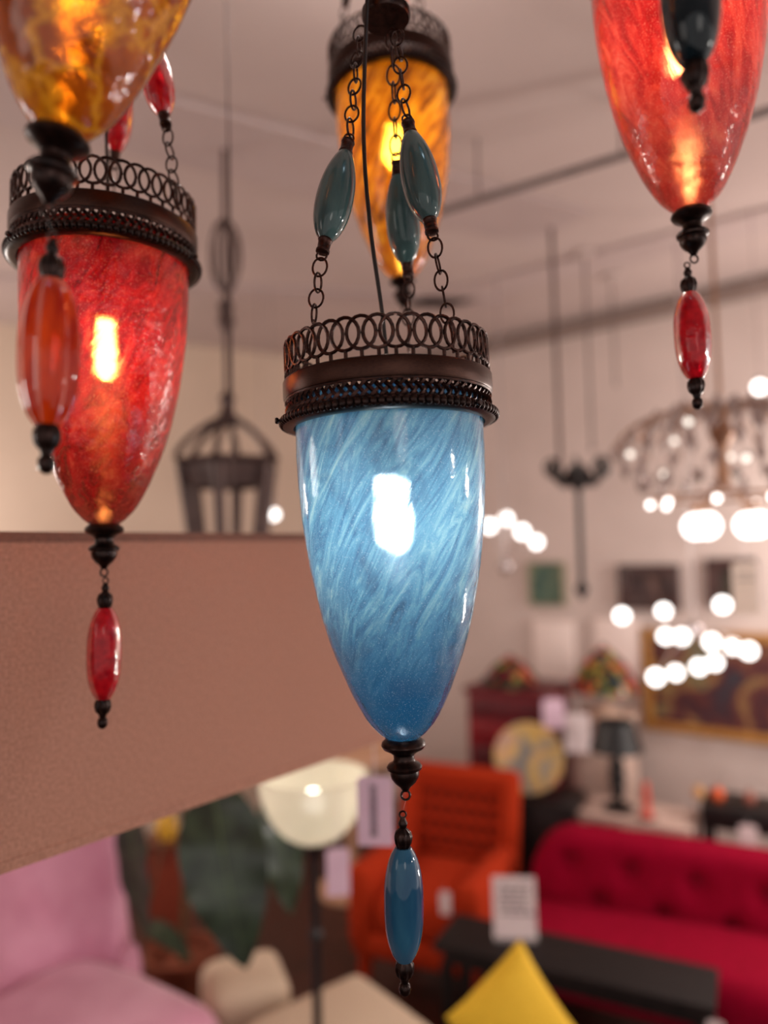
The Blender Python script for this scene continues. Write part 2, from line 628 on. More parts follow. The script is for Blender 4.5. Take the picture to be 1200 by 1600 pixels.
def glass_lamp(rim, tip, gmat, bmat, label, bulb_z=-.10, drop=None, drop_mat=None, drop_flute=None, chains=None, hub=None, yaw=0.0, screw=PI, bulb_mat=BULBW, dr=.018, bulb_r=.0115, cord_pts=None):
    rim, tip = Vector(rim), Vector(tip)
    L = (rim - tip).length
    z = (rim - tip).normalized()
    x = Vector((1, 0, 0)); x = (x - z * x.dot(z)).normalized()
    y = z.cross(x)
    M = Matrix((x, y, z)).transposed().to_4x4(); M.translation = rim
    root = empty('pendant_lamp', M, label, 'pendant lamp', 'blown glass pendant lamps with openwork bronze crowns')
    inv = M.inverted()
    mb = MB()
    pr = [(.0868, .020)] + [(r, -t * L) for t, r in PROF]
    mb.lathe(pr, 96)
    # inner wall, 2.5 mm inside, only at the open top lip
    mb.lathe([(.0868, .020), (.0845, .0215), (.0838, .018), (.0842, 0.0)], 96)
    mb.build('glass_shade', gmat, root)
    # crown
    mb = crown_mb(); mb.build('openwork_crown', BRONZE, root)
    mb = MB()
    mb.lathe([(.0925, .0400), (.0965, .0406), (.0980, .0395), (.0984, .0385), (.0984, .0250), (.0975, .0228), (.0950, .0220), (.0915, .0225), (.0905, .0390), (.0925, .0400)], 96)
    mb.build('metal_band', BRASSBAND, root)
    lattice_mb().build('woven_band', BRONZE, root)
    mb = MB()
    nb = 96
    for i in range(nb):
        a = 2 * PI * i / nb
        mb.ball((.1002 * math.cos(a), .1002 * math.sin(a), .0022), .0034, 8, 6, (1, 1, 1.25))
    mb.build('beaded_rim', DARKMETAL, root)
    mb = MB()
    mb.lathe([(.0925, .0075), (.0965, .0068), (.0985, .0045), (.1000, .0010), (.1002, -.0012), (.0980, -.0028), (.0945, -.0038), (.0900, -.0036), (.0896, -.0020), (.0905, .0060), (.0925, .0075)], 96)
    mb.build('flared_collar', DARKMETAL, root)
    mb = MB()
    for q in (0, 2 * PI / 3, 4 * PI / 3):
        mb = MB()
        Mq = Matrix.Rotation(screw + q, 4, 'Z')
        mb.tube([(.098, 0, .002), (.1045, 0, .002)], .0016, 8, Mq)
        mb.tube([(.1045, 0, .002), (.1060, 0, .002), (.1075, 0, .002)], [.0026, .0032, .0024], 10, Mq)
        mb.build('thumb_screw', DARKMETAL, root)
    # finial
    mb = MB()
    fp = [(0.0118, 0.004), (0.0165, 0.0015), (.0198, -.0018), (.0206, -.005), (.0188, -.0085), (.0135, -.0115), (.0098, -.0150), (.0094, -.0195), (.0108, -.0225), (.0148, -.0248), (.0164, -.0275), (.0158, -.0300), (.0132, -.0315), (.0134, -.0350), (.0126, -.0390), (.0096, -.0440), (.0050, -.0485), (.0026, -.0530), (.0001, -.0535)]
    mb.lathe([(r, zz * .88 - L) for r, zz in fp], 32)
    mb.loop([(.0040 * math.cos(q), 0, -L - .0502 + .0042 * math.sin(q)) for q in [2 * PI * k / 14 for k in range(14)]], .0011, 6)
    mb.build('finial', DARKMETAL, root)
    # socket, holder and bulb
    mb = MB()
    mb.tube([(-.091, 0, .036), (-.04, 0, .040), (0, 0, .040), (.04, 0, .040), (.091, 0, .036)], .0022, 6, Matrix.Rotation(.6, 4, 'Z'))
    mb.lathe([(.0001, .050), (.012, .050), (.018, .044), (.019, .036), (.017, .030), (.017, bulb_z + .045), (.0001, bulb_z + .044)], 20)
    mb.build('lamp_socket', DARKMETAL, root)
    mb = MB()
    mb.lathe([(.0001, bulb_z + .044), (.008, bulb_z + .044), (.008, bulb_z + .036), (bulb_r * .8, bulb_z + .026), (bulb_r * 1.0, bulb_z + .006), (bulb_r * .85, bulb_z - .010), (bulb_r * .5, bulb_z - .018), (.0001, bulb_z - .021)], 20)
    mb.build('bulb', bulb_mat, root)
    # hub and chains
    if hub is None:
        hub = rim + z * .40 * .9
    hub = Vector(hub)
    if chains is None:
        chains = []
        for q in range(3):
            a = yaw + q * 2 * PI / 3
            d = x * math.cos(a) + y * math.sin(a)
            chains.append((hub + d * .016 - z * .01, rim + d * .042 + z * .245, rim + d * .062 + z * .160, rim + d * .0885 + z * .040))
    Mh = inv @ Matrix.Translation(hub)
    mb = MB()
    mb.lathe([(.0001, -.006), (.0225, -.006), (.0238, -.004), (.0238, .002), (.020, .005), (.010, .009), (.008, .020), (.0085, .024), (.006, .028), (.005, .08), (.0001, .08)], 32, Mh)
    mb.build('hanging_hub', DARKMETAL, root)
    mb = MB()
    for k in range(26):
        MM = Mh @ Matrix.Translation((0, 0, .086 + k * .017)) @ Matrix.Rotation((k % 2) * PI / 2, 4, 'Z')
        mb.loop([(.0066 * math.cos(t), 0, .0098 * math.sin(t)) for t in [2 * PI * j / 14 for j in range(14)]], .0011, 5, True, MM)
    mb.build('upper_chain', BRONZE, root)
    for (h0, bt, bb, at_) in chains:
        h0, bt, bb, at_ = Vector(h0), Vector(bt), Vector(bb), Vector(at_)
        d = (bt - bb).normalized()
        mb = chain_mb(h0, bt + d * .019, inv)
        mb.build('chain', BRONZE, root)
        mb = chain_mb(bb - d * .019, at_ + (bb - at_).normalized() * .022, inv)
        k0 = at_ + (bb - at_).normalized() * .024
        mb.tube([inv @ k0, inv @ (at_ + (k0 - at_) * .5 + Vector((.001, 0, 0))), inv @ at_, inv @ (at_ - z * .006), inv @ (at_ - z * .006 + (at_ - rim - z * (at_ - rim).dot(z)).normalized() * .004)], .0012, 6)
        mb.build('chain', BRONZE, root)
        bead_with_caps(root, bmat, bt, bb, .0172, inv, skew=.12)
    # cord
    if cord_pts is None:
        cord_pts = [hub + Vector((.012, -.006, .12)), hub + Vector((-.006, -.012, -.01)), hub * .7 + rim * .3 + Vector((-.014, 0, 0)), hub * .3 + rim * .7 + Vector((-.004, 0, 0)), rim + z * .055]
    mb = MB()
    pts = []
    cp = [Vector(p) for p in cord_pts]
    for i in range(len(cp) - 1):
        p0 = cp[max(i - 1, 0)]; p1 = cp[i]; p2 = cp[i + 1]; p3 = cp[min(i + 2, len(cp) - 1)]
        for k in range(8):
            t = k / 8
            pts.append(.5 * ((2 * p1) + (p2 - p0) * t + (2 * p0 - 5 * p1 + 4 * p2 - p3) * t * t + (3 * p1 - p0 - 3 * p2 + p3) * t ** 3))
    pts.append(cp[-1])
    mb.tube([inv @ p for p in pts], .0020, 8)
    mb.build('power_cord', CORD, root)
    # drop bead on its clear line
    if drop:
        dt, db = Vector(drop[0]), Vector(drop[1])
        tipf = tip - z * .054
        mb = MB()
        d = (dt - db).normalized()
        mb.tube([inv @ tipf, inv @ (dt + d * .031)], .00025, 5)
        mb.build('nylon_line', MATS['nylon'], root)
        bead_with_caps(root, drop_mat or bmat, dt, db, dr, inv, drop_flute, True)
    return root


def _nylon():
    mt, nt, out = new_mat('nylon')
    a = N(nt, 'ShaderNodeBsdfTransparent'); b = N(nt, 'ShaderNodeBsdfGlossy'); c = N(nt, 'ShaderNodeMixShader')
    c.inputs[0].default_value = .12
    nt.links.new(a.outputs[0], c.inputs[1]); nt.links.new(b.outputs[0], c.inputs[2]); nt.links.new(c.outputs[0], out.inputs[0])
    MATS['nylon'] = mt


_nylon()
GLOW = {k: emat('bulb_' + k, c, s) for k, c, s in (('blue', (255, 248, 235), 64), ('red', (255, 225, 170), 70), ('amber', (255, 226, 150), 44), ('rose', (255, 225, 170), 62), ('deepamber', (255, 214, 130), 26))}

Yb = .69
glass_lamp(P(608, 662, Yb), P(630, 1156, Yb), BLUE, BEAD_TEAL,
           'blue streaked glass pendant lamp, sharp in the centre, with teal beads on its chains', bulb_z=-.098, bulb_mat=GLOW['blue'], bulb_r=.0105,
           drop=(P(630, 1324, Yb), P(632, 1500, Yb)), drop_mat=BEAD_BLUE, screw=R(196),
           hub=P(603, 22, Yb),
           chains=[(P(563, 42, .685), P(540, 238, .660), P(508, 376, .645), P(484, 540, .636)),
                   (P(619, 48, .680), P(641, 208, .655), P(671, 345, .640), P(708, 540, .628)),
                   (P(612, 48, .700), P(622, 272, .722), P(636, 412, .742), P(638, 540, .770))],
           cord_pts=[P(583, -160, .66), P(574, 0, .665), P(568, 200, .668), P(578, 350, .672), P(597, 488, .68), P(607, 590, .69)])
glass_lamp(P(166, 416, .80), P(163, 822, .80), RED, BEAD_RED,
           'red mottled glass pendant lamp hanging before the wide brown fabric shade', bulb_z=-.108, bulb_mat=GLOW['red'], bulb_r=.0105,
           drop=(P(164, 950, .80), P(161, 1092, .80)), drop_mat=BEAD_RED, screw=R(230),
           hub=P(190, -70, .80),
           chains=[(P(208, -60, .79), P(232, 60, .770), P(256, 180, .760), P(277, 318, .745)),
                   (P(190, -60, .81), P(188, 110, .845), P(180, 238, .865), P(176, 318, .885)),
                   (P(175, -60, .79), P(120, 60, .770), P(92, 180, .76), P(70, 320, .74))])
glass_lamp(P(612, 150, 1.12), P(629, 436, 1.12), AMBER, BEAD_ORANGE,
           'amber glass pendant lamp with swirled streaks behind the blue lamp', bulb_z=-.10, bulb_mat=GLOW['amber'], yaw=1.2, bulb_r=.016)
glass_lamp(P(1054, -88, .75), P(1080, 331, .75), ROSE, BEAD_RED,
           'rose red glass pendant lamp with a red bead drop at the upper right', bulb_z=-.125, bulb_mat=GLOW['rose'], yaw=.5,
           drop=(P(1077, 458, .75), P(1087, 592, .75)), drop_mat=BEAD_RED)
glass_lamp(P(206, -515, .47), P(92, 212, .47), AMBERC, BEAD_ORANGE,
           'near amber glass pendant lamp with painted golden caustic lines and a fluted orange bead drop', bulb_z=-.10, bulb_mat=GLOW['deepamber'], yaw=.3,
           drop=(P(80, 438, .47), P(74, 664, .47)), drop_mat=BEAD_ORANGE, drop_flute=(9, .10), dr=.0175)
glass_lamp(P(1058, -1150, .45), P(1069, -440, .45), BLUE, BEAD_TEAL,
           'pendant lamp whose dark teal bead drop hangs in front of the rose red lamp', bulb_z=-.11, bulb_mat=GLOW['blue'], yaw=.9,
           drop=(P(1071, -118, .45), P(1085, 100, .45)), drop_mat=BEAD_NAVY)


# ------------------------------------------------------------------ the room
WALL = pmat('wall_plaster', (208, 189, 181), (216, 197, 189), rough=.85, scale=3, bump=.05)
WALLL = pmat('wall_plaster_beige', (202, 178, 158), (210, 186, 166), rough=.85, scale=2, bump=.05)
CEIL = pmat('ceiling_paint', (184, 164, 158), (192, 172, 166), rough=.9, scale=1.5, bump=.05)
PIPE = pmat('grey_conduit', (98, 84, 80), (112, 96, 92), rough=.5)
WOODF = pmat('dark_red_floor_boards', (50, 20, 14), (84, 36, 24), rough=.4, scale=6, stretch=(1, 12, 1))
CY = 5.3
CEILZ = 3.2


def structure(o):
    o['kind'] = 'structure'
    return o


def slab(name, pts, z0, z1, th, mat):
    """vertical wall from pts[0] to pts[1] with thickness th to its back"""
    a, b = Vector(pts[0] + (0,)), Vector(pts[1] + (0,))
    d = (b - a).normalized(); n = Vector((-d.y, d.x, 0)) * th
    q = [a, b, b + n, a + n]
    vs = [(p.x, p.y, z0) for p in q] + [(p.x, p.y, z1) for p in q]
    fs = [(0, 1, 2, 3), (4, 7, 6, 5), (0, 4, 5, 1), (1, 5, 6, 2), (2, 6, 7, 3), (3, 7, 4, 0)]
    return structure(MB().add(vs, fs).build(name, mat, smooth=False))


WD = Vector((1.36, -1.13, 0)).normalized()     # along the right wall, towards the right
corner = Vector((0, CY, 0))
rw_end = corner + WD * 5.6
lw_end = (-4.6, 2.75)
slab('wall_right', ((0, CY), (rw_end.x, rw_end.y)), 0, CEILZ, .12, WALL)
slab('wall_left', (lw_end, (0, CY)), 0, CEILZ, .12, WALLL)
slab('wall_far_left', ((-4.6, -3.5), lw_end), 0, CEILZ, .12, WALL)
structure(MB().add([(-5, -3.5, 0), (5, -3.5, 0), (5, 6, 0), (-5, 6, 0), (-5, -3.5, -.1), (5, -3.5, -.1), (5, 6, -.1), (-5, 6, -.1)],
                   [(0, 1, 2, 3), (7, 6, 5, 4), (0, 4, 5, 1), (1, 5, 6, 2), (2, 6, 7, 3), (3, 7, 4, 0)]).build('floor', WOODF, smooth=False))
structure(MB().add([(-5, -3.5, CEILZ), (5, -3.5, CEILZ), (5, 6, CEILZ), (-5, 6, CEILZ), (-5, -3.5, CEILZ + .1), (5, -3.5, CEILZ + .1), (5, 6, CEILZ + .1), (-5, 6, CEILZ + .1)],
                   [(3, 2, 1, 0), (4, 5, 6, 7), (0, 1, 5, 4), (1, 2, 6, 5), (2, 3, 7, 6), (3, 0, 4, 7)]).build('ceiling', CEIL, smooth=False))
# moulding along the top of the right wall and the ceiling trims
wn = Vector((-WD.y, WD.x, 0)) * -1    # wall normal into the room
if wn.dot(Vector((0, -1, 0))) < 0:
    wn = -wn
WB = Matrix((WD, -wn, Vector((0, 0, 1)))).transposed().to_4x4()


def onwall(s, z, off=0.0):
    """point on the right wall at distance s from the corner, height z, off metres into the room"""
    p = corner + WD * s + wn * off
    return Vector((p.x, p.y, z))


def wall_px(px, py, off=0.0):
    d = ray(px, py)
    t = ((corner + wn * off - EYE).dot(wn)) / d.dot(wn)
    return EYE + d * t


def on_s(p):
    return (p - corner).dot(WD)


def wm(p):
    M = WB.copy(); M.translation = p
    return M


structure(MB().box((2.8, -.03, CEILZ - .06), (5.6, .05, .07), wm(corner)).build('trim_1', pmat('cornice_paint', (140, 120, 112), rough=.7), smooth=False))
structure(MB().box((2.8, -.02, 0.07), (5.6, .03, .14), wm(corner)).build('baseboard_right', pmat('baseboard_paint', (150, 130, 120), rough=.6), smooth=False))
# dropped soffit box on the ceiling at the upper left and shallow panels
SOFF = pmat('soffit_paint', (178, 158, 154), (186, 166, 162), rough=.9, scale=2)
structure(MB().box((.0, 0, 0), (2.2, .35, .02), at(-.2, 2.5, CEILZ - .01, .5)).build('trim_2', SOFF, smooth=False))
structure(MB().box((.0, 0, 0), (3.4, .22, .02), at(1.6, 3.0, CEILZ - .01, -.6)).build('trim_3', SOFF, smooth=False))
structure(MB().box((.0, 0, 0), (3.6, .16, .02), at(-1.1, 3.6, CEILZ - .01, .2)).build('trim_4', SOFF, smooth=False))
# conduit pipe under the ceiling
pa, pb = P(690, 330, 2.4), P(1400, 112, 1.9)
pd_ = (pb - pa)
mb = MB(); mb.tube([pa - pd_ * .1, pb], .014, 10)
root = empty('ceiling_conduit', (pa + pb) / 2, 'dark grey conduit pipe running slanted under the ceiling behind the lamps', 'pipe')
inv = Matrix.Translation(-(pa + pb) / 2)
mb = MB(); mb.tube([inv @ (pa - pd_ * .05), inv @ pb], .013, 10); mb.build('pipe', PIPE, root)
mb = MB()
for t in (.1, .45, .85):
    p = pa + pd_ * t
    mb.tube([inv @ p, inv @ Vector((p.x, p.y, CEILZ))], .004, 6)
    mb.build('hanger_rod', PIPE, root); mb = MB()

# hanging cables of lamps whose bodies are out of sight or far off
def cable(px, y0, y1, Y, rad, label):
    a = P(px, y0, Y); a.z = CEILZ - .005
    b = P(px, y1, Y); a.x = b.x
    mb = MB(); mb.tube([(0, 0, 0), (0, 0, b.z - a.z)], rad, 8)
    root = empty('hanging_cable', a, label, 'cable', 'suspension cables under the ceiling')
    mb.build('cable', PIPE, root)
    mb = MB(); mb.lathe([(.0001, 0), (.045, 0), (.045, -.012), (.02, -.022), (.0001, -.022)], 16); mb.build('ceiling_rose', CEIL, root)
    mb = MB(); mb.ball((0, 0, b.z - a.z), rad * 1.8, 8, 6); mb.build('end_fitting', PIPE, root)
    return root


cable(925, 0, 700, 3.3, .006, 'grey hanging cable to the right of the black chandelier cable')
cable(962, 0, 600, 3.6, .005, 'thin grey hanging cable left of the rose red bead drop')

BULB = emat('bulb_white', (255, 248, 242), 5)
BULBBIG = emat('bulb_white_large', (255, 248, 244), 4)
IRON = pmat('dark_iron', (62, 46, 44), (82, 62, 58), rough=.5, metal=.5)
CHROME = pmat('pale_chrome', (190, 180, 180), (210, 200, 200), rough=.25, metal=.8)


# ------------------------------------------------------------------ brown fabric shade
LINEN = pmat('brown_linen', (156, 110, 92), (180, 130, 110), rough=.9, scale=260, detail=3, bump=.25)
LINEN_TRIM = pmat('brown_linen_trim', (110, 74, 62), (124, 84, 70), rough=.85, scale=200)
sd = Vector((.62, .785, 0)).normalized()
sn = Vector((-sd.y, sd.x, 0))         # away from camera
s0 = Vector((-.426, .817, 0)) - sd * .50
s1 = Vector((-.426, .817, 0)) + sd * .80
ztop, H = EYE.z + .033, .372
ctr = (s0 + s1) / 2 + sn * .20
SM = Matrix((sd, sn, Vector((0, 0, 1)))).transposed().to_4x4(); SM.translation = (ctr.x, ctr.y, ztop - H)
root = empty('fabric_pendant_shade', SM, 'wide brown linen lamp shade hanging at the left behind the red lamp', 'lamp shade')
hl = (s1 - s0).length / 2
hd = .20


def rrect(hx, hy, r, z, n=5):
    o = []
    for (cx, cy, a0) in ((hx - r, hy - r, 0), (-hx + r, hy - r, PI / 2), (-hx + r, -hy + r, PI), (hx - r, -hy + r, 3 * PI / 2)):
        for k in range(n + 1):
            a = a0 + PI / 2 * k / n
            o.append((cx + r * math.cos(a), cy + r * math.sin(a), z))
    return o


def ringwall(mb, loops):
    vs = []; fs = []
    n = len(loops[0])
    for l in loops: vs += l
    for q in range(len(loops) - 1):
        for i in range(n):
            j = (i + 1) % n
            fs.append([q * n + i, q * n + j, (q + 1) * n + j, (q + 1) * n + i])
    mb.add(vs, fs)


mb = MB()
ringwall(mb, [rrect(hl, hd, .03, .008), rrect(hl, hd, .03, H - .008), rrect(hl - .004, hd - .004, .026, H - .008), rrect(hl - .004, hd - .004, .026, .008), rrect(hl, hd, .03, .008)])
mb.build('fabric_panel', LINEN, root)
for z in (0, H - .012):
    mb = MB()
    ringwall(mb, [rrect(hl + .0015, hd + .0015, .03, z), rrect(hl + .0015, hd + .0015, .03, z + .012), rrect(hl - .006, hd - .006, .025, z + .012), rrect(hl - .006, hd - .006, .025, z), rrect(hl + .0015, hd + .0015, .03, z)])
    mb.build('edge_trim', LINEN_TRIM if z else LINEN, root)
mb = MB()
mb.tube([(-hl + .01, 0, H - .01), (hl - .01, 0, H - .01)], .005, 8)
mb.tube([(0, -hd + .01, H - .01), (0, hd - .01, H - .01)], .005, 8)
mb.build('spider_frame', IRON, root)
mb = MB()
for sx in (-.35, .35):
    mb.tube([(sx, 0, H - .01), (sx, 0, CEILZ - (ztop - H))], .002, 6)
    mb.build('suspension_cable', IRON, root); mb = MB()


def tag_card(top, w, h, rz, label, string=0.06, mat=None, lines=5, group=None, stripe=None, vertical=False):
    """a price card hanging from a string; top = world point the string hangs from"""
    root = empty('price_tag', Matrix.Translation(top - Vector((0, 0, string + h))) @ Matrix.Rotation(rz, 4, 'Z'), label, 'price tag', group)
    mb = MB()
    c = .12 * w
    o = [(-w / 2, 0), (w / 2, 0), (w / 2, h - c), (w / 2 - c, h), (-w / 2 + c, h), (-w / 2, h - c)]
    vs = [(x, -.0006, z) for x, z in o] + [(x, .0006, z) for x, z in o]
    n = len(o)
    mb.add(vs, [list(range(n)), list(range(n, 2 * n))[::-1]] + [[i, i + n, (i + 1) % n + n, (i + 1) % n] for i in range(n)])
    card = mb.build('card', mat or WHITECARD, root, smooth=False)
    mb = MB(); mb.tube([(0, 0, h - .004), (0, 0, h + string)], max(.0008, w * .02), 5); mb.build('string', WHITECARD, root)
    if lines:
        mb = MB()
        rr = random.Random(label)
        for i in range(lines):
            if vertical:
                z0 = h * .14
                while z0 < h * .84:
                    l = rr.uniform(.04, .1) * h
                    mb.box((-.12 * w + .055 * w * i * .9, -.0009, z0 + l / 2), (w * .035, .0006, l)); z0 += l + h * .02
            else:
                z = h * (.80 - .13 * i)
                x0 = -w * .36
                while x0 < w * .32:
                    l = rr.uniform(.06, .16) * w
                    mb.box((x0 + l / 2, -.0009, z), (l, .0006, h * .03)); x0 += l + w * .03
        mb.build('printed_lines', INK, card, smooth=False)
    return root


LILAC = pmat('lilac_lit_card', (232, 196, 216), (238, 204, 222), rough=.7)  # pale card with the pink light on it put into the colour
t0 = P(585, 1214, 1.375)
t0.z = ztop - H
tag_card(t0, .066, .125, -.1, 'pinkish price tag with vertical print hanging by the white uplighter bowl', string=(P(585, 1150, 1.375).z - P(585, 1212, 1.375).z), mat=LILAC, lines=4, vertical=True)

# ------------------------------------------------------------------ torchiere
def torchiere(x, y, zt):
    root = empty('floor_lamp', at(x, y, 0), 'black floor lamp with a white glass uplighter bowl', 'floor lamp')
    mt, nt, out = new_mat('opal_glass')
    a = N(nt, 'ShaderNodeBsdfTranslucent'); a.inputs[0].default_value = lin((252, 248, 236))
    b = N(nt, 'ShaderNodeBsdfPrincipled'); b.inputs['Base Color'].default_value = lin((240, 236, 220)); b.inputs['Roughness'].default_value = .2
    c = N(nt, 'ShaderNodeMixShader'); c.inputs[0].default_value = .5
    nt.links.new(a.outputs[0], c.inputs[1]); nt.links.new(b.outputs[0], c.inputs[2])
    e = N(nt, 'ShaderNodeBsdfTransparent'); f = N(nt, 'ShaderNodeMixShader'); f.inputs[0].default_value = .12
    nt.links.new(c.outputs[0], f.inputs[1]); nt.links.new(e.outputs[0], f.inputs[2]); nt.links.new(f.outputs[0], out.inputs[0])
    mb = MB()
    r = .155; h = .185
    pr = []
    for i in range(14):
        t = i / 13
        pr.append((.022 + (r - .022) * math.sin(t * PI / 2) ** 1.1, zt - h + h * (1 - math.cos(t * PI / 2)) ** 1.0))
    pr2 = pr + [(r + .004, zt + .002)] + [(max(a_ - .004, .01), z_ + .004) for a_, z_ in pr[::-1]]
    mb.lathe(pr2, 48)
    mb.build('glass_bowl', mt, root)
    mb = MB(); mb.ball((0.0, 0, zt - .075), .034, 16, 12); mb.build('bulb', emat('uplighter_bulb', (255, 250, 235), 14), root)
    mb = MB(); mb.lathe([(.0001, zt - .095), (.018, zt - .10), (.018, zt - h), (.030, zt - h - .004), (.026, zt - h - .03), (.014, zt - h - .05), (.0001, zt - h - .05)], 20); mb.build('bulb_holder', BLACK, root)
    mb = MB(); mb.tube([(0, 0, .03), (0, 0, zt - h - .03)], .013, 12)
    mb.lathe([(.012, .75), (.02, .76), (.022, .775), (.012, .79)], 16)
    mb.build('pole', BLACK, root)
    mb = MB(); mb.lathe([(.0001, 0), (.14, 0), (.142, .012), (.12, .024), (.03, .034), (.018, .06), (.0001, .06)], 36); mb.build('base', BLACK, root)
    return root


q = P(489, 1212, 2.15)
torchiere(q.x, q.y, q.z)
tag_card(Vector((P(527, 1300, 2.02).x, 2.02, q.z - .004)), .062, .125, .1, 'small pale price tag under the white uplighter bowl', string=.15, mat=LILAC, lines=0)

# ------------------------------------------------------------------ orange armchair
ORANGE = pmat('orange_woven_fabric', (164, 44, 16), (184, 56, 22), rough=.9, scale=120, bump=.3, spec=.15)
ORANGED = pmat('orange_lattice_fabric', (160, 42, 16), (176, 50, 20), rough=.9, scale=140, bump=.3, spec=.15)


def armchair():
    root = empty('armchair', at(.19, 3.30, 0, R(-25)), 'orange armchair with a woven lattice back', 'armchair')
    w, d = .58, .58
    mb = MB(); mb.soft((0, -.02, .34), (w - .20, d - .06, .16), .05, fn=lambda p: p + Vector((0, 0, .02 * math.cos(p.x * 5)))); mb.build('seat_cushion', ORANGE, root)
    mb = MB(); mb.soft((0, 0, .23), (w - .02, d, .10), .03); mb.build('seat_frame', ORANGE, root)
    for s in (-1, 1):
        mb = MB()
        mb.soft((s * (w / 2 - .05), -.02, .38), (.11, d - .02, .34), .045, sub=3, fn=lambda p: p + Vector((0, 0, (-.04 * (p.y + .3) / .6 if p.z > 0 else 0)))); mb.build('armrest', ORANGE, root)
    # back: frame with woven strips
    Mb = Matrix.Translation((0, d / 2 - .05, .26)) @ Matrix.Rotation(R(-12), 4, 'X')
    mb = MB()
    bh, bw = .56, w - .0
    mb.soft((0, 0, bh - .04), (bw, .09, .09), .035, M=Mb)
    for s in (-1, 1):
        mb.soft((s * (bw / 2 - .04), 0, bh / 2), (.09, .088, bh), .035, M=Mb)
    mb.build('back_frame', ORANGE, root)
    mb = MB()
    for i in range(7):
        mb.box((0, -.012 + .010 * (i % 2), .05 + i * .068), (bw - .12, .016, .030), Mb)
    for i in range(9):
        mb.box((-.24 + i * .06, .004, bh / 2), (.022, .012, bh - .08), Mb)
    mb.build('woven_back', ORANGED, root)
    mb = MB(); mb.box((0, .038, bh / 2), (bw - .14, .010, bh - .10), Mb); mb.build('back_lining', pmat('deep_maroon_cloth', (58, 14, 10), (70, 18, 12), rough=.9), root)
    for sx in (-1, 1):
        for sy in (-1, 1):
            mb = MB(); mb.tube([(sx * (w / 2 - .06), sy * (d / 2 - .06), .20), (sx * (w / 2 - .045), sy * (d / 2 - .04), 0)], [.034, .024], 10); mb.build('leg', ORANGE, root)
    return root


armchair()
tag_card(P(695, 1385, 2.92), .040, .085, -.2, 'small white price tag hanging on the orange armchair', string=.02, lines=0)

# ------------------------------------------------------------------ magenta tufted sofa
CRIMSON = pmat('crimson_velvet', (136, 0, 34), (152, 1, 42), rough=.95, scale=40, bump=.15, sheen=0, spec=.12)
CRIMB = pmat('crimson_button_cloth', (120, 4, 36), (136, 6, 42), rough=.8)


def sofa():
    # origin at back-left corner of the back, +x along the sofa, -y to the front
    a = R(-29)
    root = empty('sofa', at(.665, 3.385, 0, a), 'crimson tufted sofa with a rounded back behind the low black table', 'sofa')
    W, top, D = 1.75, .66, .58
    btn = []
    for i in range(7):
        btn.append((.18 + i * .245, .54)); btn.append((.30 + i * .245 - .25 * (i == 9), .40))
    nx, nz = 90, 36
    vs = []; fs = []

    def ztop(x):
        e = min(x / .20, 1)
        e2 = min((W - x) / .20, 1)
        return .40 + (top - .40) * math.sqrt(max(0, 1 - (1 - e) ** 2)) ** .8 * math.sqrt(max(0, 1 - (1 - e2) ** 2)) ** .8 + .02 * math.sin(PI * x / W)
    def front(x, z, zt):
        y = -.16 - .06 * (1 - (z - .2) / .46)
        k = (zt - z)
        if k < .07:
            y += .16 * (1 - math.sqrt(max(0, 1 - ((.07 - k) / .07) ** 2))) * .6
        for bx, bz in btn:
            q = (x - bx) ** 2 + (z - bz) ** 2
            y += .050 * math.exp(-q / .0014)
            # pleats towards diagonal neighbours
        return y
    for iz in range(nz + 1):
        for ix in range(nx + 1):
            x = W * ix / nx; zt = ztop(x); z = .2 + (zt - .2) * iz / nz
            vs.append((x, front(x, z, zt), z))
    o = len(vs)
    for iz in range(nz + 1):
        for ix in range(nx + 1):
            x = W * ix / nx; zt = ztop(x); z = .2 + (zt - .2) * iz / nz
            vs.append((x, -.02 - .05 * max(0, (iz / nz - .8) / .2) ** 2, z))
    n1 = nx + 1
    for iz in range(nz):
        for ix in range(nx):
            fs.append((iz * n1 + ix, iz * n1 + ix + 1, (iz + 1) * n1 + ix + 1, (iz + 1) * n1 + ix))
            fs.append((o + iz * n1 + ix, o + (iz + 1) * n1 + ix, o + (iz + 1) * n1 + ix + 1, o + iz * n1 + ix + 1))
    for ix in range(nx):
        fs.append((nz * n1 + ix, nz * n1 + ix + 1, o + nz * n1 + ix + 1, o + nz * n1 + ix))
        fs.append((ix, o + ix, o + ix + 1, ix + 1))
    for iz in range(nz):
        fs.append((iz * n1, (iz + 1) * n1, o + (iz + 1) * n1, o + iz * n1))
        fs.append((iz * n1 + nx, o + iz * n1 + nx, o + (iz + 1) * n1 + nx, (iz + 1) * n1 + nx))
    mb = MB(); mb.add(vs, fs); back = mb.build('backrest', CRIMSON, root)
    for bx, bz in btn:
        mb = MB(); mb.ball((bx, front(bx, bz, ztop(bx)) - .003, bz), .012, 10, 6, (1, .6, 1)); mb.build('button', CRIMB, back)
    mb = MB(); mb.soft((W / 2, -D / 2 - .10, .31), (W, D - .10, .20), .09, n=5, sub=8, fn=lambda p: p + Vector((0, 0, .02 * math.cos(p.x * 3.4) if p.z > 0 else 0)))
    mb.build('seat', CRIMSON, root)
    for x, y in ((.12, -.12), (W - .12, -.12), (.12, -D + .02), (W - .12, -D + .02)):
        mb = MB(); mb.tube([(x, y, .22), (x, y, 0)], [.028, .018], 10); mb.build('leg', BLACK, root)
    return root


sofa()

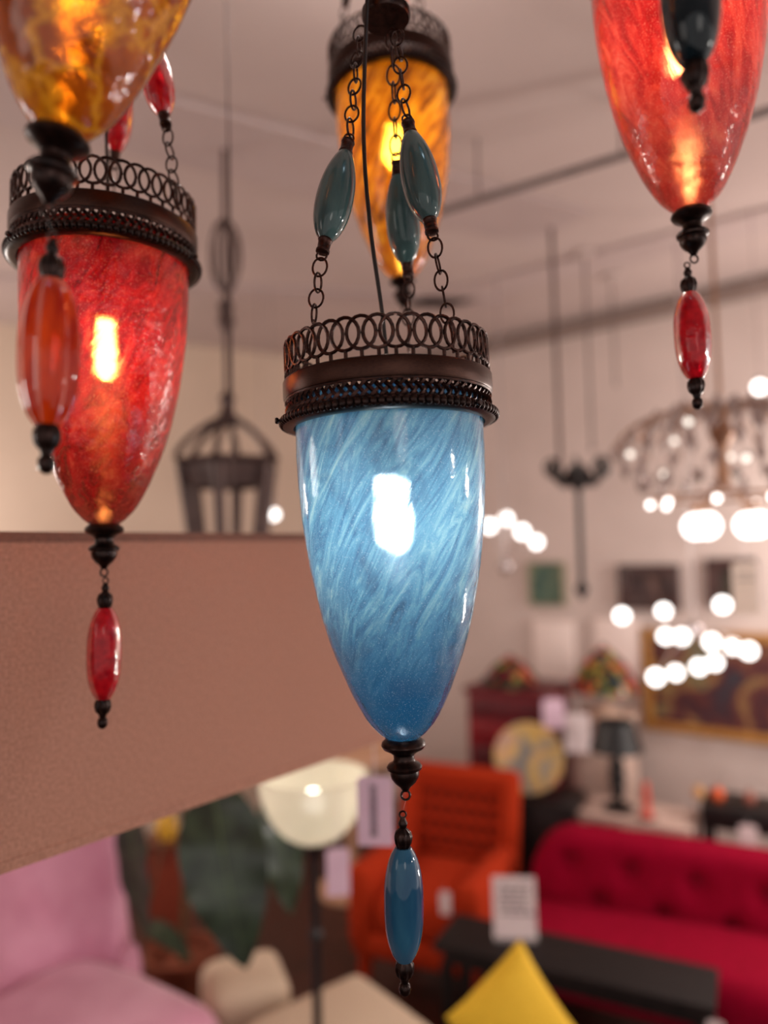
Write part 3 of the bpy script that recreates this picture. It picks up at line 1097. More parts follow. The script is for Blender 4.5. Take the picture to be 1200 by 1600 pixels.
# ------------------------------------------------------------------ low black table
TBL = pmat('black_stained_wood', (22, 16, 16), (34, 25, 24), rough=.65, spec=.25, scale=30, stretch=(1, 12, 1))
c1, c2, c3 = Pz(1123, 1513, .48), Pz(1085, 1561, .48), Pz(836, 1452, .48)
u = (c1 - c3).normalized()
v = Vector((u.y, -u.x, 0))
wid = .235
lt = c3 - u * .30
ctr = (lt + c1) / 2 + v * wid / 2
ln = (c1 - lt).length
TM = Matrix((u, -v, Vector((0, 0, 1)))).transposed().to_4x4(); TM.translation = (ctr.x, ctr.y, 0)
root = empty('coffee_table', TM, 'long low black wooden table in front of the crimson sofa', 'table')
mb = MB(); mb.soft((0, 0, .465), (ln, wid, .03), .004); mb.build('tabletop', TBL, root)
mb = MB(); mb.box((0, 0, .43), (ln - .06, wid - .04, .04)); mb.build('apron', TBL, root)
for sx in (-1, 1):
    for sy in (-1, 1):
        mb = MB(); mb.box((sx * (ln / 2 - .04), sy * (wid / 2 - .03), .205), (.035, .035, .41)); mb.build('leg', TBL, root)
mb = MB(); mb.box((0, 0, .12), (ln - .1, wid - .06, .015)); mb.build('lower_shelf', TBL, root)
# sign in a clear stand on the table
p = Pz(800, 1478, .48)
p = TM @ Vector(((TM.inverted() @ p).x, 0.02, .4805))
root = empty('sign_holder', Matrix.Translation(p) @ Matrix.Rotation(R(-6), 4, 'Z'), 'white notice in a clear upright stand on the black table', 'sign')
mb = MB(); mb.box((0, 0, .105), (.150, .004, .20), Matrix.Rotation(R(-8), 4, 'X')); sheet = mb.build('notice_sheet', WHITECARD, root, smooth=False)
mb = MB(); mb.box((0, .012, .004), (.154, .07, .005)); mb.build('stand_foot', pmat('clear_acrylic', (225, 225, 225), rough=.1, trans=.8), root, smooth=False)
mb = MB()
for i in range(6):
    rr = random.Random(i)
    x0 = -.052
    while x0 < .045:
        l = rr.uniform(.012, .03); mb.box((x0 + l / 2, -.0026, .175 - i * .018), (l, .001, .007), Matrix.Rotation(R(-8), 4, 'X')); x0 += l + .006
mb.build('printed_lines', INK, sheet, smooth=False)
tag_card(TM @ Vector((ln / 2 - .0, -wid / 2 - .006, .462)), .048, .095, R(-24), 'small white price tag hanging off the corner of the black table', string=.012, lines=0)

# ------------------------------------------------------------------ yellow cushion
YEL = pmat('mustard_cloth', (222, 176, 38), (238, 194, 52), rough=.85, scale=150, bump=.3)
WOODB = pmat('brown_wood', (84, 40, 24), (112, 58, 34), rough=.5, scale=20, stretch=(1, 6, 1))


def stool(p, r, h, label):
    root = empty('stool', at(p[0], p[1], 0), label, 'stool')
    mb = MB(); mb.lathe([(.0001, h - .04), (r * .9, h - .04), (r, h - .03), (r, h - .008), (r * .97, h), (.0001, h)], 32); mb.build('seat', WOODB, root)
    for k in range(4):
        a = PI / 4 + k * PI / 2
        mb = MB(); mb.tube([(r * .6 * math.cos(a), r * .6 * math.sin(a), h - .04), (r * .85 * math.cos(a), r * .85 * math.sin(a), 0)], [.018, .013], 8); mb.build('leg', WOODB, root)
    return root


cp = P(800, 1488, 1.9)
stool((cp.x, cp.y + .02), .17, .40, 'round brown stool carrying the mustard yellow cushion')
hsz = .27


def pillow(p):
    return p


mb = MB()
n = 20
vs = []; fs = []
for sgn in (-1, 1):
    for i in range(n + 1):
        for j in range(n + 1):
            x = -1 + 2 * i / n; y = -1 + 2 * j / n
            t = .055 * (max(0, (1 - x * x) * (1 - y * y)) ** .45)
            k = 1 - .06 * (1 - x * x) * abs(y) ** 2 - .0
            k2 = 1 - .06 * (1 - y * y) * abs(x) ** 2
            vs.append((x * hsz / 2 * k2, sgn * t, y * hsz / 2 * k))
o = (n + 1) ** 2
for i in range(n):
    for j in range(n):
        a = i * (n + 1) + j
        fs.append((a, a + n + 1, a + n + 2, a + 1)); fs.append((o + a, o + a + 1, o + a + n + 2, o + a + n + 1))
mb.add(vs, fs, Matrix.Rotation(R(62), 4, 'Y'))
o_ = mb.build('cushion', YEL)
o_.matrix_world = Matrix.Translation((cp.x + .0, cp.y + .02, cp.z - .185)) @ Matrix.Rotation(R(22), 4, 'Z') @ Matrix.Rotation(R(-14), 4, 'X')
tagit(o_, 'mustard yellow cushion standing on its corner', 'cushion')

# ------------------------------------------------------------------ cream ottomans
CREAM = pmat('cream_upholstery', (206, 184, 160), (216, 196, 172), rough=.85, scale=160, bump=.2)


def ottoman(x, y, w, d, h, rz, label, mat, rnd=.05):
    root = empty('ottoman', at(x, y, 0, rz), label, 'ottoman', None)
    mb = MB(); mb.soft((0, 0, h - .11), (w, d, .22), rnd, n=4, sub=5, fn=lambda p: p + Vector((0, 0, .015 * math.cos(p.x / w * 3) * math.cos(p.y / d * 3) if p.z > 0 else 0))); mb.build('cushion_top', mat, root)
    mb = MB(); mb.loop(rrect(w / 2 + .001, d / 2 + .001, rnd, h - .2), .006, 6); mb.build('piping', mat, root)
    for sx in (-1, 1):
        for sy in (-1, 1):
            mb = MB(); mb.tube([(sx * (w / 2 - .06), sy * (d / 2 - .06), h - .21), (sx * (w / 2 - .05), sy * (d / 2 - .05), 0)], [.022, .015], 10); mb.build('leg', BLACK, root)
    return root


c_ = Pz(545, 1590, .42)
ottoman(c_.x - .02, c_.y - .04, .46, .46, .42, R(38), 'square cream ottoman beneath the blue bead drop', CREAM)
ottoman(-.52, 2.62, .28, .28, .42, R(20), 'cream ottoman beside the pink velvet chair', CREAM)

# ------------------------------------------------------------------ pink velvet chair
PINK = pmat('rose_pink_velvet', (210, 142, 168), (222, 160, 184), rough=.7, scale=8, detail=3, bump=.1, sheen=.5)


def velvet_chair():
    root = empty('velvet_chair', at(-1.06, 2.32, 0, R(60)), 'rose pink velvet lounge chair with a flared back at the lower left', 'armchair')
    # shell: sweep of angle about the seat; height and flare vary
    mb = MB(); vs = []; fs = []
    na, nh = 56, 22
    for side in (0, 1):
        for i in range(na + 1):
            a = R(-8) + R(200) * i / na      # 0 = +x ; 90 = back (+y)
            bk = min(1, 1.1 * max(0, math.sin(a)) ** .6)
            for j in range(nh + 1):
                t = j / nh
                top = .56 + .60 * bk
                z = .14 + (top - .14) * t
                fl = .275 + .12 * min(1, max(0, (z - .55)) / .35) * bk - .03 * math.exp(-((z - .60) / .12) ** 2) * bk
                th = .055 * (1 - .35 * t) * math.sqrt(max(0, 1 - t ** 10))
                r = fl + (th if side else -th)
                x = r * math.cos(a) * 1.05
                y = r * math.sin(a) * .92 + .04 * (z - .45) * bk
                vs.append((x, y, z))
    o = (na + 1) * (nh + 1)
    n1 = nh + 1
    for i in range(na):
        for j in range(nh):
            a = i * n1 + j
            fs.append((a, a + 1, a + n1 + 1, a + n1)); fs.append((o + a, o + a + n1, o + a + n1 + 1, o + a + 1))
        fs.append((i * n1 + nh, o + i * n1 + nh, o + (i + 1) * n1 + nh, (i + 1) * n1 + nh))
        fs.append((i * n1, (i + 1) * n1, o + (i + 1) * n1, o + i * n1))
    for j in range(nh):
        fs.append((j, o + j, o + j + 1, j + 1))
        b = na * n1
        fs.append((b + j, b + j + 1, o + b + j + 1, o + b + j))
    mb.add(vs, fs); mb.build('shell_back', PINK, root)
    mb = MB()
    mb.soft((0, -.14, .375), (.58, .74, .26), .11, n=6, sub=6, fn=lambda p: Vector((p.x * (1 - .35 * max(0, -p.y) ** 1.0 * .6), p.y, p.z + .02 * math.cos(p.x * 4) * math.cos(p.y * 4))))
    mb.build('seat_cushion', PINK, root)
    mb = MB(); mb.lathe([(.0001, .22), (.26, .22), (.28, .18), (.27, .12), (.0001, .11)], 36); mb.build('seat_base', PINK, root)
    for k in range(4):
        a = PI / 4 + k * PI / 2
        mb = MB(); mb.tube([(.2 * math.cos(a), .2 * math.sin(a), .12), (.23 * math.cos(a), .23 * math.sin(a), 0)], [.02, .014], 10); mb.build('leg', BLACK, root)
    return root


velvet_chair()
root = empty('pouf', at(-.375, 2.18, 0), 'small rose pink velvet pouf at the bottom edge in front of the cream ottoman', 'pouf')
mb = MB(); mb.lathe([(.0001, .03), (.08, .03), (.105, .08), (.112, .20), (.112, .32), (.102, .40), (.07, .45), (.0001, .465)], 36); mb.build('cushion_body', PINK, root)
mb = MB(); mb.lathe([(.0001, 0), (.08, 0), (.08, .035), (.0001, .035)], 24); mb.build('base', BLACK, root)

# ------------------------------------------------------------------ leafy plant
LEAF = pmat('dark_glossy_leaf', (30, 42, 30), (54, 70, 50), rough=.35, scale=18, coat=.1)
STEM = pmat('plant_stem', (70, 58, 34), (86, 72, 44), rough=.7)
POTM = pmat('terracotta_brown', (112, 54, 32), (132, 66, 40), rough=.8)
VEIN = pmat('leaf_midrib', (92, 112, 70), (104, 124, 80), rough=.5)


def leaf(root, base, tip, width, nrm, droop=.03):
    base, tip = Vector(base), Vector(tip)
    d = tip - base; L = d.length; d.normalize()
    n_ = Vector(nrm); n_ = (n_ - d * n_.dot(d)).normalized(); s = d.cross(n_)
    mb = MB(); vs = []; fs = []
    nu, nv = 22, 8
    for side in (0, 1):
        for i in range(nu + 1):
            t = i / nu
            w = width / 2 * max(0, math.sin(PI * t ** .85)) ** .75 * (1 - .25 * t) * 1.12
            for j in range(nv + 1):
                c = -1 + 2 * j / nv
                p = base + d * L * t + s * w * c + n_ * (math.sin(PI * t) * droop + .10 * w * abs(c) + .06 * w * math.sin(t * 20 + 2 * c) * abs(c)) - n_ * (.0006 if side else -.0006)
                vs.append(p)
    o = (nu + 1) * (nv + 1); n1 = nv + 1
    for i in range(nu):
        for j in range(nv):
            a = i * n1 + j
            fs.append((a, a + 1, a + n1 + 1, a + n1)); fs.append((o + a, o + a + n1, o + a + n1 + 1, o + a + 1))
    mb.add(vs, fs); lf = mb.build('leaf', LEAF, root)
    mb = MB(); mb.tube([base + d * L * k / 10 + n_ * (math.sin(PI * k / 10) * droop + .001) for k in range(11)], [.003 * (1 - .8 * k / 10) for k in range(11)], 5); mb.build('midrib', VEIN, lf)


PY_ = 2.3
pb = Vector((-.84, 3.0, 0))
root = empty('potted_plant', Vector((pb.x, pb.y, 0)), 'potted plant with large drooping dark green leaves beside the pink chair', 'plant')
O = Vector((pb.x, pb.y, 0))
mb = MB(); mb.lathe([(.0001, 0), (.10, 0), (.135, .26), (.142, .27), (.142, .30), (.128, .30), (.12, .25), (.0001, .25)], 32); mb.build('pot', POTM, root)
mb = MB(); mb.tube([(0, 0, .2), (.01, .02, .6), (-.01, .03, 1.0), (.0, .0, 1.32)], [.014, .012, .010, .006], 8); mb.build('stem', STEM, root)
leaf(root, P(330, 1215, PY_) - O, P(385, 1515, PY_ - .12) - O, .255, (.1, -1, .25), .04)
leaf(root, P(420, 1235, PY_ + .1) - O, P(455, 1430, PY_ + .05) - O, .15, (.5, -.8, .2), .02)
leaf(root, P(205, 1240, PY_ + .2) - O, P(232, 1470, PY_ + .15) - O, .15, (-.5, -.8, .2), .02)
leaf(root, P(225, 1440, PY_ + .3) - O, P(300, 1500, PY_ + .2) - O, .07, (0, -.5, .9), .02)
leaf(root, Vector((0, 0, 1.25)), Vector((.1, .35, 1.38)), .14, (0, 0, 1), .02)
leaf(root, Vector((0, 0, 1.2)), Vector((-.18, .25, 1.15)), .14, (0, 0, 1), .02)
mb = MB()
for a_ in (P(330, 1215, PY_) - O, P(420, 1235, PY_ + .1) - O, P(205, 1240, PY_ + .2) - O):
    mb.tube([(0, 0, 1.22), (a_ + Vector((0, 0, 1.28))) / 2 + Vector((0, 0, .02)), a_], .004, 6)
mb.tube([(0.0, .03, .95), (.02, -.1, 1.0), P(225, 1440, PY_ + .3) - O], .004, 6)
mb.build('leaf_stalk', STEM, root)

# brown wooden post with a yellow top behind the plant
q = P(262, 1272, 3.35)
root = empty('wooden_stand', at(q.x, q.y, 0), 'narrow reddish wood stand behind the plant', 'stand')
mb = MB(); mb.box((0, 0, (q.z - .12) / 2), (.16, .14, q.z - .12)); mb.build('column', pmat('reddish_wood', (120, 48, 28), (140, 60, 36), rough=.5, scale=20, stretch=(4, 4, 1)), root)
mb = MB(); mb.box((0, 0, q.z - .115), (.20, .18, .02)); mb.build('top_board', WOODB, root)
root = empty('yellow_vase', at(q.x - .005, q.y, q.z - .105), 'small golden yellow vase on the reddish wood stand', 'vase')
mb = MB(); mb.lathe([(.0001, 0), (.030, 0), (.042, .03), (.045, .06), (.03, .10), (.024, .12), (.020, .12), (.0001, .03)], 24); mb.build('body', pmat('golden_glaze', (232, 176, 40), (240, 190, 60), rough=.3), root)

# peach wooden thing under the shade's end: round pale table
q = P(548, 1166, 4.15)
root = empty('side_table', at(q.x, q.y, 0), 'round pale wood side table far behind the uplighter', 'table')
PALE = pmat('pale_wood', (206, 160, 128), (218, 172, 140), rough=.6, scale=20)
mb = MB(); mb.lathe([(.0001, q.z - .05), (.30, q.z - .05), (.31, q.z - .03), (.30, q.z), (.0001, q.z)], 40); mb.build('tabletop', PALE, root)
mb = MB(); mb.lathe([(.03, q.z - .05), (.03, .2), (.05, .1), (.20, .02), (.20, 0), (.0001, 0)], 24); mb.build('pedestal', PALE, root)

# ------------------------------------------------------------------ dark metal lantern and cable (left)
def lantern():
    Y = 2.35
    top = P(355, 640, Y); zt = top.z
    root = empty('metal_lantern', Vector((top.x, Y, EYE.z - .05)), 'dark metal lantern with curved top straps hanging at the left', 'lantern')
    O = root.location.copy()
    h = zt - O.z

    def hexa(r, z, n=6):
        return [(r * math.cos(PI / 6 + 2 * PI * k / n), r * math.sin(PI / 6 + 2 * PI * k / n), z) for k in range(n)]
    zb = P(355, 728, Y).z - O.z
    mb = MB(); mb.tube([(0, 0, h), (0, 0, CEILZ - O.z)], .008, 8); mb.build('hanging_rod', IRON, root)
    mb = MB()
    ringwall(mb, [hexa(.158, zb), hexa(.172, zb + .008), hexa(.165, zb + .02), hexa(.145, zb + .022), hexa(.135, zb - .005), hexa(.158, zb)])
    ringwall(mb, [hexa(.155, zb), hexa(.135, zb - .07), hexa(.125, zb - .07), hexa(.140, zb)])
    mb.build('top_rim', IRON, root)
    mb = MB()
    for k in range(6):
        a = PI / 6 + 2 * PI * k / 6
        pts = []
        for i in range(11):
            t = i / 10
            r = .15 * math.cos(t * PI / 2) ** .7 + .015
            pts.append((r * math.cos(a), r * math.sin(a), zb + .02 + (h - zb - .05) * (t ** 1.3)))
        mb.tube(pts, .011, 6)
    mb.lathe([(.0001, h - .06), (.035, h - .05), (.04, h - .03), (.022, h - .01), (.018, h + .02), (.028, h + .035), (.010, h + .06), (.0001, h + .06)], 16)
    mb.build('crown_strap', IRON, root)
    for k in range(6):
        a = PI / 6 + 2 * PI * k / 6
        mb = MB(); mb.tube([(.15 * math.cos(a), .15 * math.sin(a), zb), (.085 * math.cos(a), .085 * math.sin(a), -.12)], .018, 6)
        mb.build('corner_post', IRON, root)
    mb = MB(); ringwall(mb, [hexa(.09, -.13), hexa(.09, -.11), hexa(.07, -.11), hexa(.07, -.13), hexa(.09, -.13)]); mb.build('bottom_rim', IRON, root)
    # pulley-shaped ornament and chain bundle high on the rod
    z1 = P(350, 400, Y).z - O.z
    mb = MB()
    for k in range(5):
        a = 2 * PI * k / 5
        mb.loop([(.05 * math.cos(t) * math.cos(a), .05 * math.cos(t) * math.sin(a), z1 + .12 * math.sin(t)) for t in [2 * PI * j / 20 for j in range(20)]], .004, 5)
    mb.build('wire_basket', IRON, root)
    z2 = P(350, 490, Y).z - O.z
    mb = MB(); mb.lathe([(.008, z2 + .05), (.026, z2 + .03), (.02, z2), (.03, z2 - .03), (.012, z2 - .06), (.008, z2 - .08)], 16); mb.build('turned_knob', IRON, root)


lantern()

# ------------------------------------------------------------------ small bulbs
def bulb_on_cord(px, py, Y, r, label, group, mat=BULB, zc=CEILZ):
    p = P(px, py, Y)
    root = empty('globe_pendant', p, label, 'pendant light', group)
    mb = MB(); mb.ball((0, 0, 0), r, 16, 12); mb.build('globe', mat, root)
    mb = MB(); mb.lathe([(.0001, r * .8), (r * .45, r * .8), (r * .45, r * 1.5), (.004, r * 1.7), (.0001, r * 1.7)], 12); mb.build('cap', CHROME, root)
    mb = MB(); mb.tube([(0, 0, r * 1.6), (0, 0, zc - p.z)], .0022, 6); mb.build('cord', CHROME, root)
    return root


bulb_on_cord(408, 755, 3.6, .024, 'small white globe pendant seen beside the lantern, the upper of two', 'small globes by the lantern')
bulb_on_cord(428, 804, 3.6, .024, 'small white globe pendant seen beside the lantern, the lower of two', 'small globes by the lantern')


def globe_chandelier(name, label, pts, Y, r, hubpx, mat=BULB):
    hp = P(hubpx[0], hubpx[1], Y)
    root = empty(name, hp, label, 'chandelier')
    mb = MB(); mb.ball((0, 0, 0), .035, 14, 10); mb.tube([(0, 0, 0), (0, 0, CEILZ - hp.z)], .005, 6); mb.build('stem', CHROME, root)
    for i, (px, py) in enumerate(pts):
        yy = Y + .22 * math.sin(i * 2.4)
        p = P(px, py, yy) - hp
        mb = MB(); mb.tube([(0, 0, 0), p * .5 + Vector((0, 0, .03)), p], .003, 6); arm = mb.build('arm', CHROME, root)
        mb = MB(); mb.ball(p, r, 16, 12); mb.build('globe', mat, root)
    return root


globe_chandelier('globe_chandelier', 'chandelier of many small white globes before the large gold framed painting',
                 [(972, 962), (1037, 955), (1129, 945), (1040, 994), (1065, 995), (1112, 1003), (1145, 1010), (1170, 1017), (1092, 1042), (1117, 1035), (1025, 1058), (1056, 1051)], 3.2, .030, (1085, 985))
globe_chandelier('globe_chandelier', 'chandelier with four white globes in a row right beside the blue glass',
                 [(765, 822), (791, 811), (816, 831), (838, 847)], 3.6, .030, (790, 885))

# ------------------------------------------------------------------ crystal chandelier
def crystal():
    Y = 2.1
    c = P(1128, 700, Y)
    root = empty('crystal_chandelier', c, 'glass drop chandelier with big bright bulbs at the right edge', 'chandelier')
    mt, nt, out = new_mat('crystal_glass')
    a = N(nt, 'ShaderNodeBsdfPrincipled'); a.inputs['Base Color'].default_value = lin((176, 156, 150)); a.inputs['Roughness'].default_value = .12
    a.inputs['Transmission Weight'].default_value = .35; a.inputs['Coat Weight'].default_value = 1
    nt.links.new(a.outputs[0], out.inputs[0])
    GOLD = pmat('aged_gold_metal', (150, 110, 88), (170, 130, 104), rough=.35, metal=.8)
    mb = MB(); mb.tube([(0, 0, .02), (0, 0, CEILZ - c.z)], .006, 8)
    mb.lathe([(.0001, .13), (.03, .12), (.02, .08), (.035, .04), (.015, 0), (.02, -.10), (.0001, -.12)], 16)
    mb.build('stem', GOLD, root)
    rr = random.Random(3)
    n = 16
    for k in range(n):
        a0 = 2 * PI * k / n
        pts = []
        for i in range(9):
            t = i / 8
            r = .30 * math.sin(t * PI / 2); z = .125 * math.cos(t * PI / 2) - .0
            pts.append((r * math.cos(a0), r * math.sin(a0), z))
        mb = MB(); mb.tube(pts, .0035, 5); arm = mb.build('arm', GOLD, root)
        for q, (r, z) in enumerate(((.12, .115), (.19, .09), (.25, .05), (.295, .005), (.27, -.045), (.225, -.09))):
            a1 = a0 + (.10 if q % 2 else -.10)
            l = rr.uniform(.018, .026)
            mb = MB(); mb.lathe([(.0001, l), (.012, l * .3), (.014, -l * .2), (.0001, -l * 1.5)], 6, Matrix.Translation((r * math.cos(a1), r * math.sin(a1), z)))
            mb.build('glass_drop', mt, arm, smooth=False)
    for k in range(4):
        a0 = (.85, 2.15, 4.1, 5.3)[k]
        x, y, z = .125 * math.cos(a0), .05 * math.sin(a0), -.222
        mb = MB(); mb.tube([(0, 0, -.1), (x * .6, y * .6, -.14), (x, y, -.165)], .004, 6); mb.tube([(x, y, -.16), (x, y, z + .028)], .012, 10); mb.build('bulb_arm', GOLD, root)
        mb = MB(); mb.ball((x, y, z), .037, 18, 12); mb.build('bulb', BULBBIG, root)
    for k in range(9):
        a0 = 2 * PI * k / 9
        mb = MB(); x, y, z = .20 * math.cos(a0), .20 * math.sin(a0), -.155
        mb.ball((x, y, z), .010, 10, 8); mb.build('bulb_or_glint', BULB, root)
    for k in range(9):
        a0 = 2 * PI * k / 9 + .3
        mb = MB(); x, y, z = (.26, .17)[k % 2] * math.cos(a0), (.26, .17)[k % 2] * math.sin(a0), (-.06, -.01, .06)[k % 3]
        mb.ball((x, y, z), .009, 10, 8); mb.build('bulb_or_glint', emat('glint_glow', (255, 244, 230), 2.2), root)  # faint glowing balls added to stand for glints on the glass drops
    mb = MB(); mb.loop([(.20 * math.cos(2 * PI * k / 40), .20 * math.sin(2 * PI * k / 40), -.14) for k in range(40)], .005, 6); mb.build('lower_ring', GOLD, root)
    return c


cc = crystal()
bulb_on_cord(1075, 648, 2.9, .020, 'small white globe pendant over the left of the glass drop chandelier', 'small globes round the glass drop chandelier')
bulb_on_cord(1187, 605, 2.9, .026, 'white globe pendant above the right of the glass drop chandelier', 'small globes round the glass drop chandelier')
tag_card(P(1160, 838, 2.1), .072, .145, 0, 'tall cream price tag hanging under the glass drop chandelier', string=.075, mat=pmat('cream_card', (236, 214, 196), (242, 220, 204), rough=.7), lines=2)

# ------------------------------------------------------------------ small black chandelier
def black_chandelier():
    Y = 3.0
    c = P(903, 748, Y)
    root = empty('iron_chandelier', c, 'small black iron chandelier with scrolled arms right of the blue lamp', 'chandelier')
    mb = MB(); mb.tube([(-.07, 0, 0), (-.07, 0, CEILZ - c.z)], .008, 8)
    mb.build('suspension_rod', IRON, root)
    mb = MB(); mb.lathe([(.0001, .06), (.03, .055), (.05, .03), (.065, 0), (.03, -.035), (.012, -.05), (.012, -.42), (.03, -.45), (.0001, -.50)], 16)
    mb.tube([(-.07, 0, 0), (0, 0, 0)], .012, 6)
    mb.build('body', BLACK, root)
    for k in range(6):
        a = 2 * PI * k / 6 + .2
        pts = [((.03 + .08 * t) * math.cos(a), (.03 + .08 * t) * math.sin(a), -.035 * math.sin(t * PI) + .03 * t) for t in [i / 8 for i in range(9)]]
        mb = MB(); mb.tube(pts, .013, 6)
        x, y = .11 * math.cos(a), .11 * math.sin(a)
        mb.loop([(x + .034 * math.cos(t) * math.cos(a), y + .034 * math.cos(t) * math.sin(a), .045 + .034 * math.sin(t)) for t in [2 * PI * j / 14 for j in range(14)]], .006, 5)
        mb.lathe([(.0001, .03), (.018, .035), (.02, .04), (.008, .045), (.008, .075), (.0001, .08)], 10, Matrix.Translation((x, y, 0)))
        mb.build('scroll_arm', BLACK, root)


black_chandelier()

# ------------------------------------------------------------------ pictures on the right wall
def noise_paint(name, stops, scale=6):
    mt, nt, out = new_mat(name)
    tc = N(nt, 'ShaderNodeTexCoord'); no = N(nt, 'ShaderNodeTexNoise'); no.inputs['Scale'].default_value = scale; no.inputs['Detail'].default_value = 5; no.inputs['Distortion'].default_value = .8
    b = N(nt, 'ShaderNodeBsdfPrincipled'); b.inputs['Roughness'].default_value = .6
    rp = ramp(nt, stops, 'CONSTANT' if False else 'LINEAR')
    nt.links.new(tc.outputs['Object'], no.inputs[0]); nt.links.new(no.outputs['Fac'], rp.inputs[0]); nt.links.new(rp.outputs[0], b.inputs['Base Color']); nt.links.new(b.outputs[0], out.inputs[0])
    MATS[name] = mt
    return mt


DKWOOD = pmat('dark_frame_wood', (52, 30, 28), (74, 42, 36), rough=.4, scale=20)
GOLDW = pmat('gilded_frame', (150, 100, 44), (182, 128, 62), rough=.4, scale=30, bump=.3)


def picture(x0, y0, x1, y1, fw, fmat, pmat_, label, name='framed_picture', off=.0):
    a, b = wall_px(x0, y0), wall_px(x1, y1)
    sa, sb = on_s(a), on_s(b)
    zt = (a.z + b.z) / 2
    w = sb - sa
    ztop_ = wall_px((x0 + x1) / 2, y0).z; zbot = wall_px((x0 + x1) / 2, y1).z
    h = ztop_ - zbot
    root = empty(name, wm(onwall((sa + sb) / 2, zbot, .001)), label, 'picture')
    mb = MB()
    for s in (-1, 1):
        mb.soft((s * (w / 2 - fw / 2), -.02, h / 2), (fw, .036, h), .008)
        mb.soft((0, -.02, h / 2 + s * (h / 2 - fw / 2)), (w, .034, fw), .008)
    mb.build('frame', fmat, root)
    mb = MB(); mb.box((0, -.012, h / 2), (w - fw, .012, h - fw)); mb.build('canvas', pmat_, root, smooth=False)
    return root


DARKP = noise_paint('dark_portrait_paint', [(.35, (50, 34, 36)), (.5, (80, 56, 52)), (.65, (140, 110, 98))], 5)
GREENP = noise_paint('green_landscape_paint', [(.35, (58, 88, 78)), (.5, (88, 112, 94)), (.65, (128, 132, 98))], 7)
BIGP = noise_paint('large_colour_painting', [(.30, (40, 50, 60)), (.42, (64, 26, 34)), (.5, (96, 44, 38)), (.56, (140, 104, 62)), (.62, (70, 90, 70)), (.75, (170, 140, 90))], 4.5)
picture(968, 882, 1066, 952, .06, DKWOOD, DARKP, 'dark framed picture on the wall, left of the cream tag')
picture(1104, 872, 1186, 948, .06, DKWOOD, noise_paint('dark_brown_paint', [(.35, (40, 30, 26)), (.55, (76, 64, 48)), (.7, (110, 92, 70))], 6), 'dark framed picture on the wall, behind the cream tag')
picture(828, 878, 886, 946, .012, pmat('pale_frame', (150, 140, 110), rough=.5), GREENP, 'small green landscape picture high on the wall')
picture(1004, 988, 1330, 1158, .05, GOLDW, BIGP, 'large colourful painting in a gold frame behind the white globes')

# white panels leaning against the wall
def panel(x0, y0, x1, y1, label, off):
    a, b = wall_px(x0, y0, off), wall_px(x1, y1, off)
    w = on_s(b) - on_s(a)
    zt = wall_px((x0 + x1) / 2, y0, off).z; zb = wall_px((x0 + x1) / 2, y1, off).z
    root = empty('white_board', wm(onwall((on_s(a) + on_s(b)) / 2, zb, off)), label, 'board')
    mb = MB(); mb.soft((0, 0, (zt - zb) / 2), (w, .02, zt - zb), .004); mb.build('panel_face', pmat('white_board_paint', (244, 224, 216), (250, 230, 222), rough=.6), root)
    mb = MB(); mb.box((0, .012, (zt - zb) / 2), (w * .96, .006, .03)); mb.build('back_rail', WHITECARD, root)


panel(833, 970, 900, 1066, 'white board standing between the two stained glass lamps, the left one', .02)
panel(928, 968, 1003, 1060, 'white board behind the larger stained glass lamp, the right one', .02)

# red cabinet with decorative plate
REDW = pmat('red_lacquer', (128, 14, 26), (150, 22, 34), rough=.4, scale=12, stretch=(8, 1, 1))
REDD = pmat('dark_red_lacquer', (84, 12, 22), (104, 18, 30), rough=.5)
ctop = P(820, 1078, 3.85)
root = empty('red_cabinet', at(ctop.x + .02, 4.16, 0, R(-30)), 'dark red lacquered cabinet behind the orange armchair', 'cabinet')
H_ = P(820, 1084, 3.9).z
mb = MB(); mb.box((0, 0, H_ / 2), (.46, .36, H_ - .04)); mb.build('body', REDW, root, smooth=False)
mb = MB(); mb.soft((0, 0, H_ - .01), (.50, .40, .03), .008); mb.build('top_board', REDD, root)
for k in range(3):
    z = H_ - .10 - k * .13
    mb = MB(); mb.soft((0, -.19, z), (.42, .02, .11), .006); d_ = mb.build('drawer', REDW if k % 2 else REDD, root)
    for s in (-1, 1):
        mb = MB(); mb.ball((s * .12, -.208, z), .012, 10, 8); mb.build('knob', BLACK, d_)
for s in (-1, 1):
    mb = MB(); mb.soft((s * .107, -.19, .30), (.205, .02, .52), .006); d_ = mb.build('door', REDW, root)
    mb = MB(); mb.ball((s * .02, -.208, .36), .012, 10, 8); mb.build('knob', BLACK, d_)

# black chest in front of the cabinet carrying the plate
pp = P(820, 1246, 3.68)
root = empty('black_chest', at(pp.x + .07, 3.72, 0, R(-25)), 'low black chest below the round decorative plate', 'chest')
mb = MB(); mb.soft((0, 0, pp.z / 2), (.40, .26, pp.z - .02), .01); mb.build('body', BLACK, root)
mb = MB(); mb.soft((0, 0, pp.z - .005), (.43, .28, .02), .005); mb.build('top_board', BLACK, root)
PLATE = noise_paint('decorated_plate', [(.35, (120, 116, 112)), (.45, (160, 150, 134)), (.52, (206, 168, 84)), (.6, (206, 160, 134)), (.72, (130, 140, 130))], 7)
root = empty('decorative_plate', Matrix.Translation((pp.x + .03, 3.70, pp.z + .012)) @ Matrix.Rotation(R(-15), 4, 'Z'), 'large round decorative plate standing upright before the red cabinet', 'plate')
Mp = Matrix.Translation((0, 0, .175)) @ Matrix.Rotation(R(78), 4, 'X')
mb = MB(); mb.lathe([(.0001, .012), (.10, .012), (.13, .022), (.165, .026), (.17, .022), (.13, .008), (.0001, 0)], 48, Mp); mb.build('dish', PLATE, root)
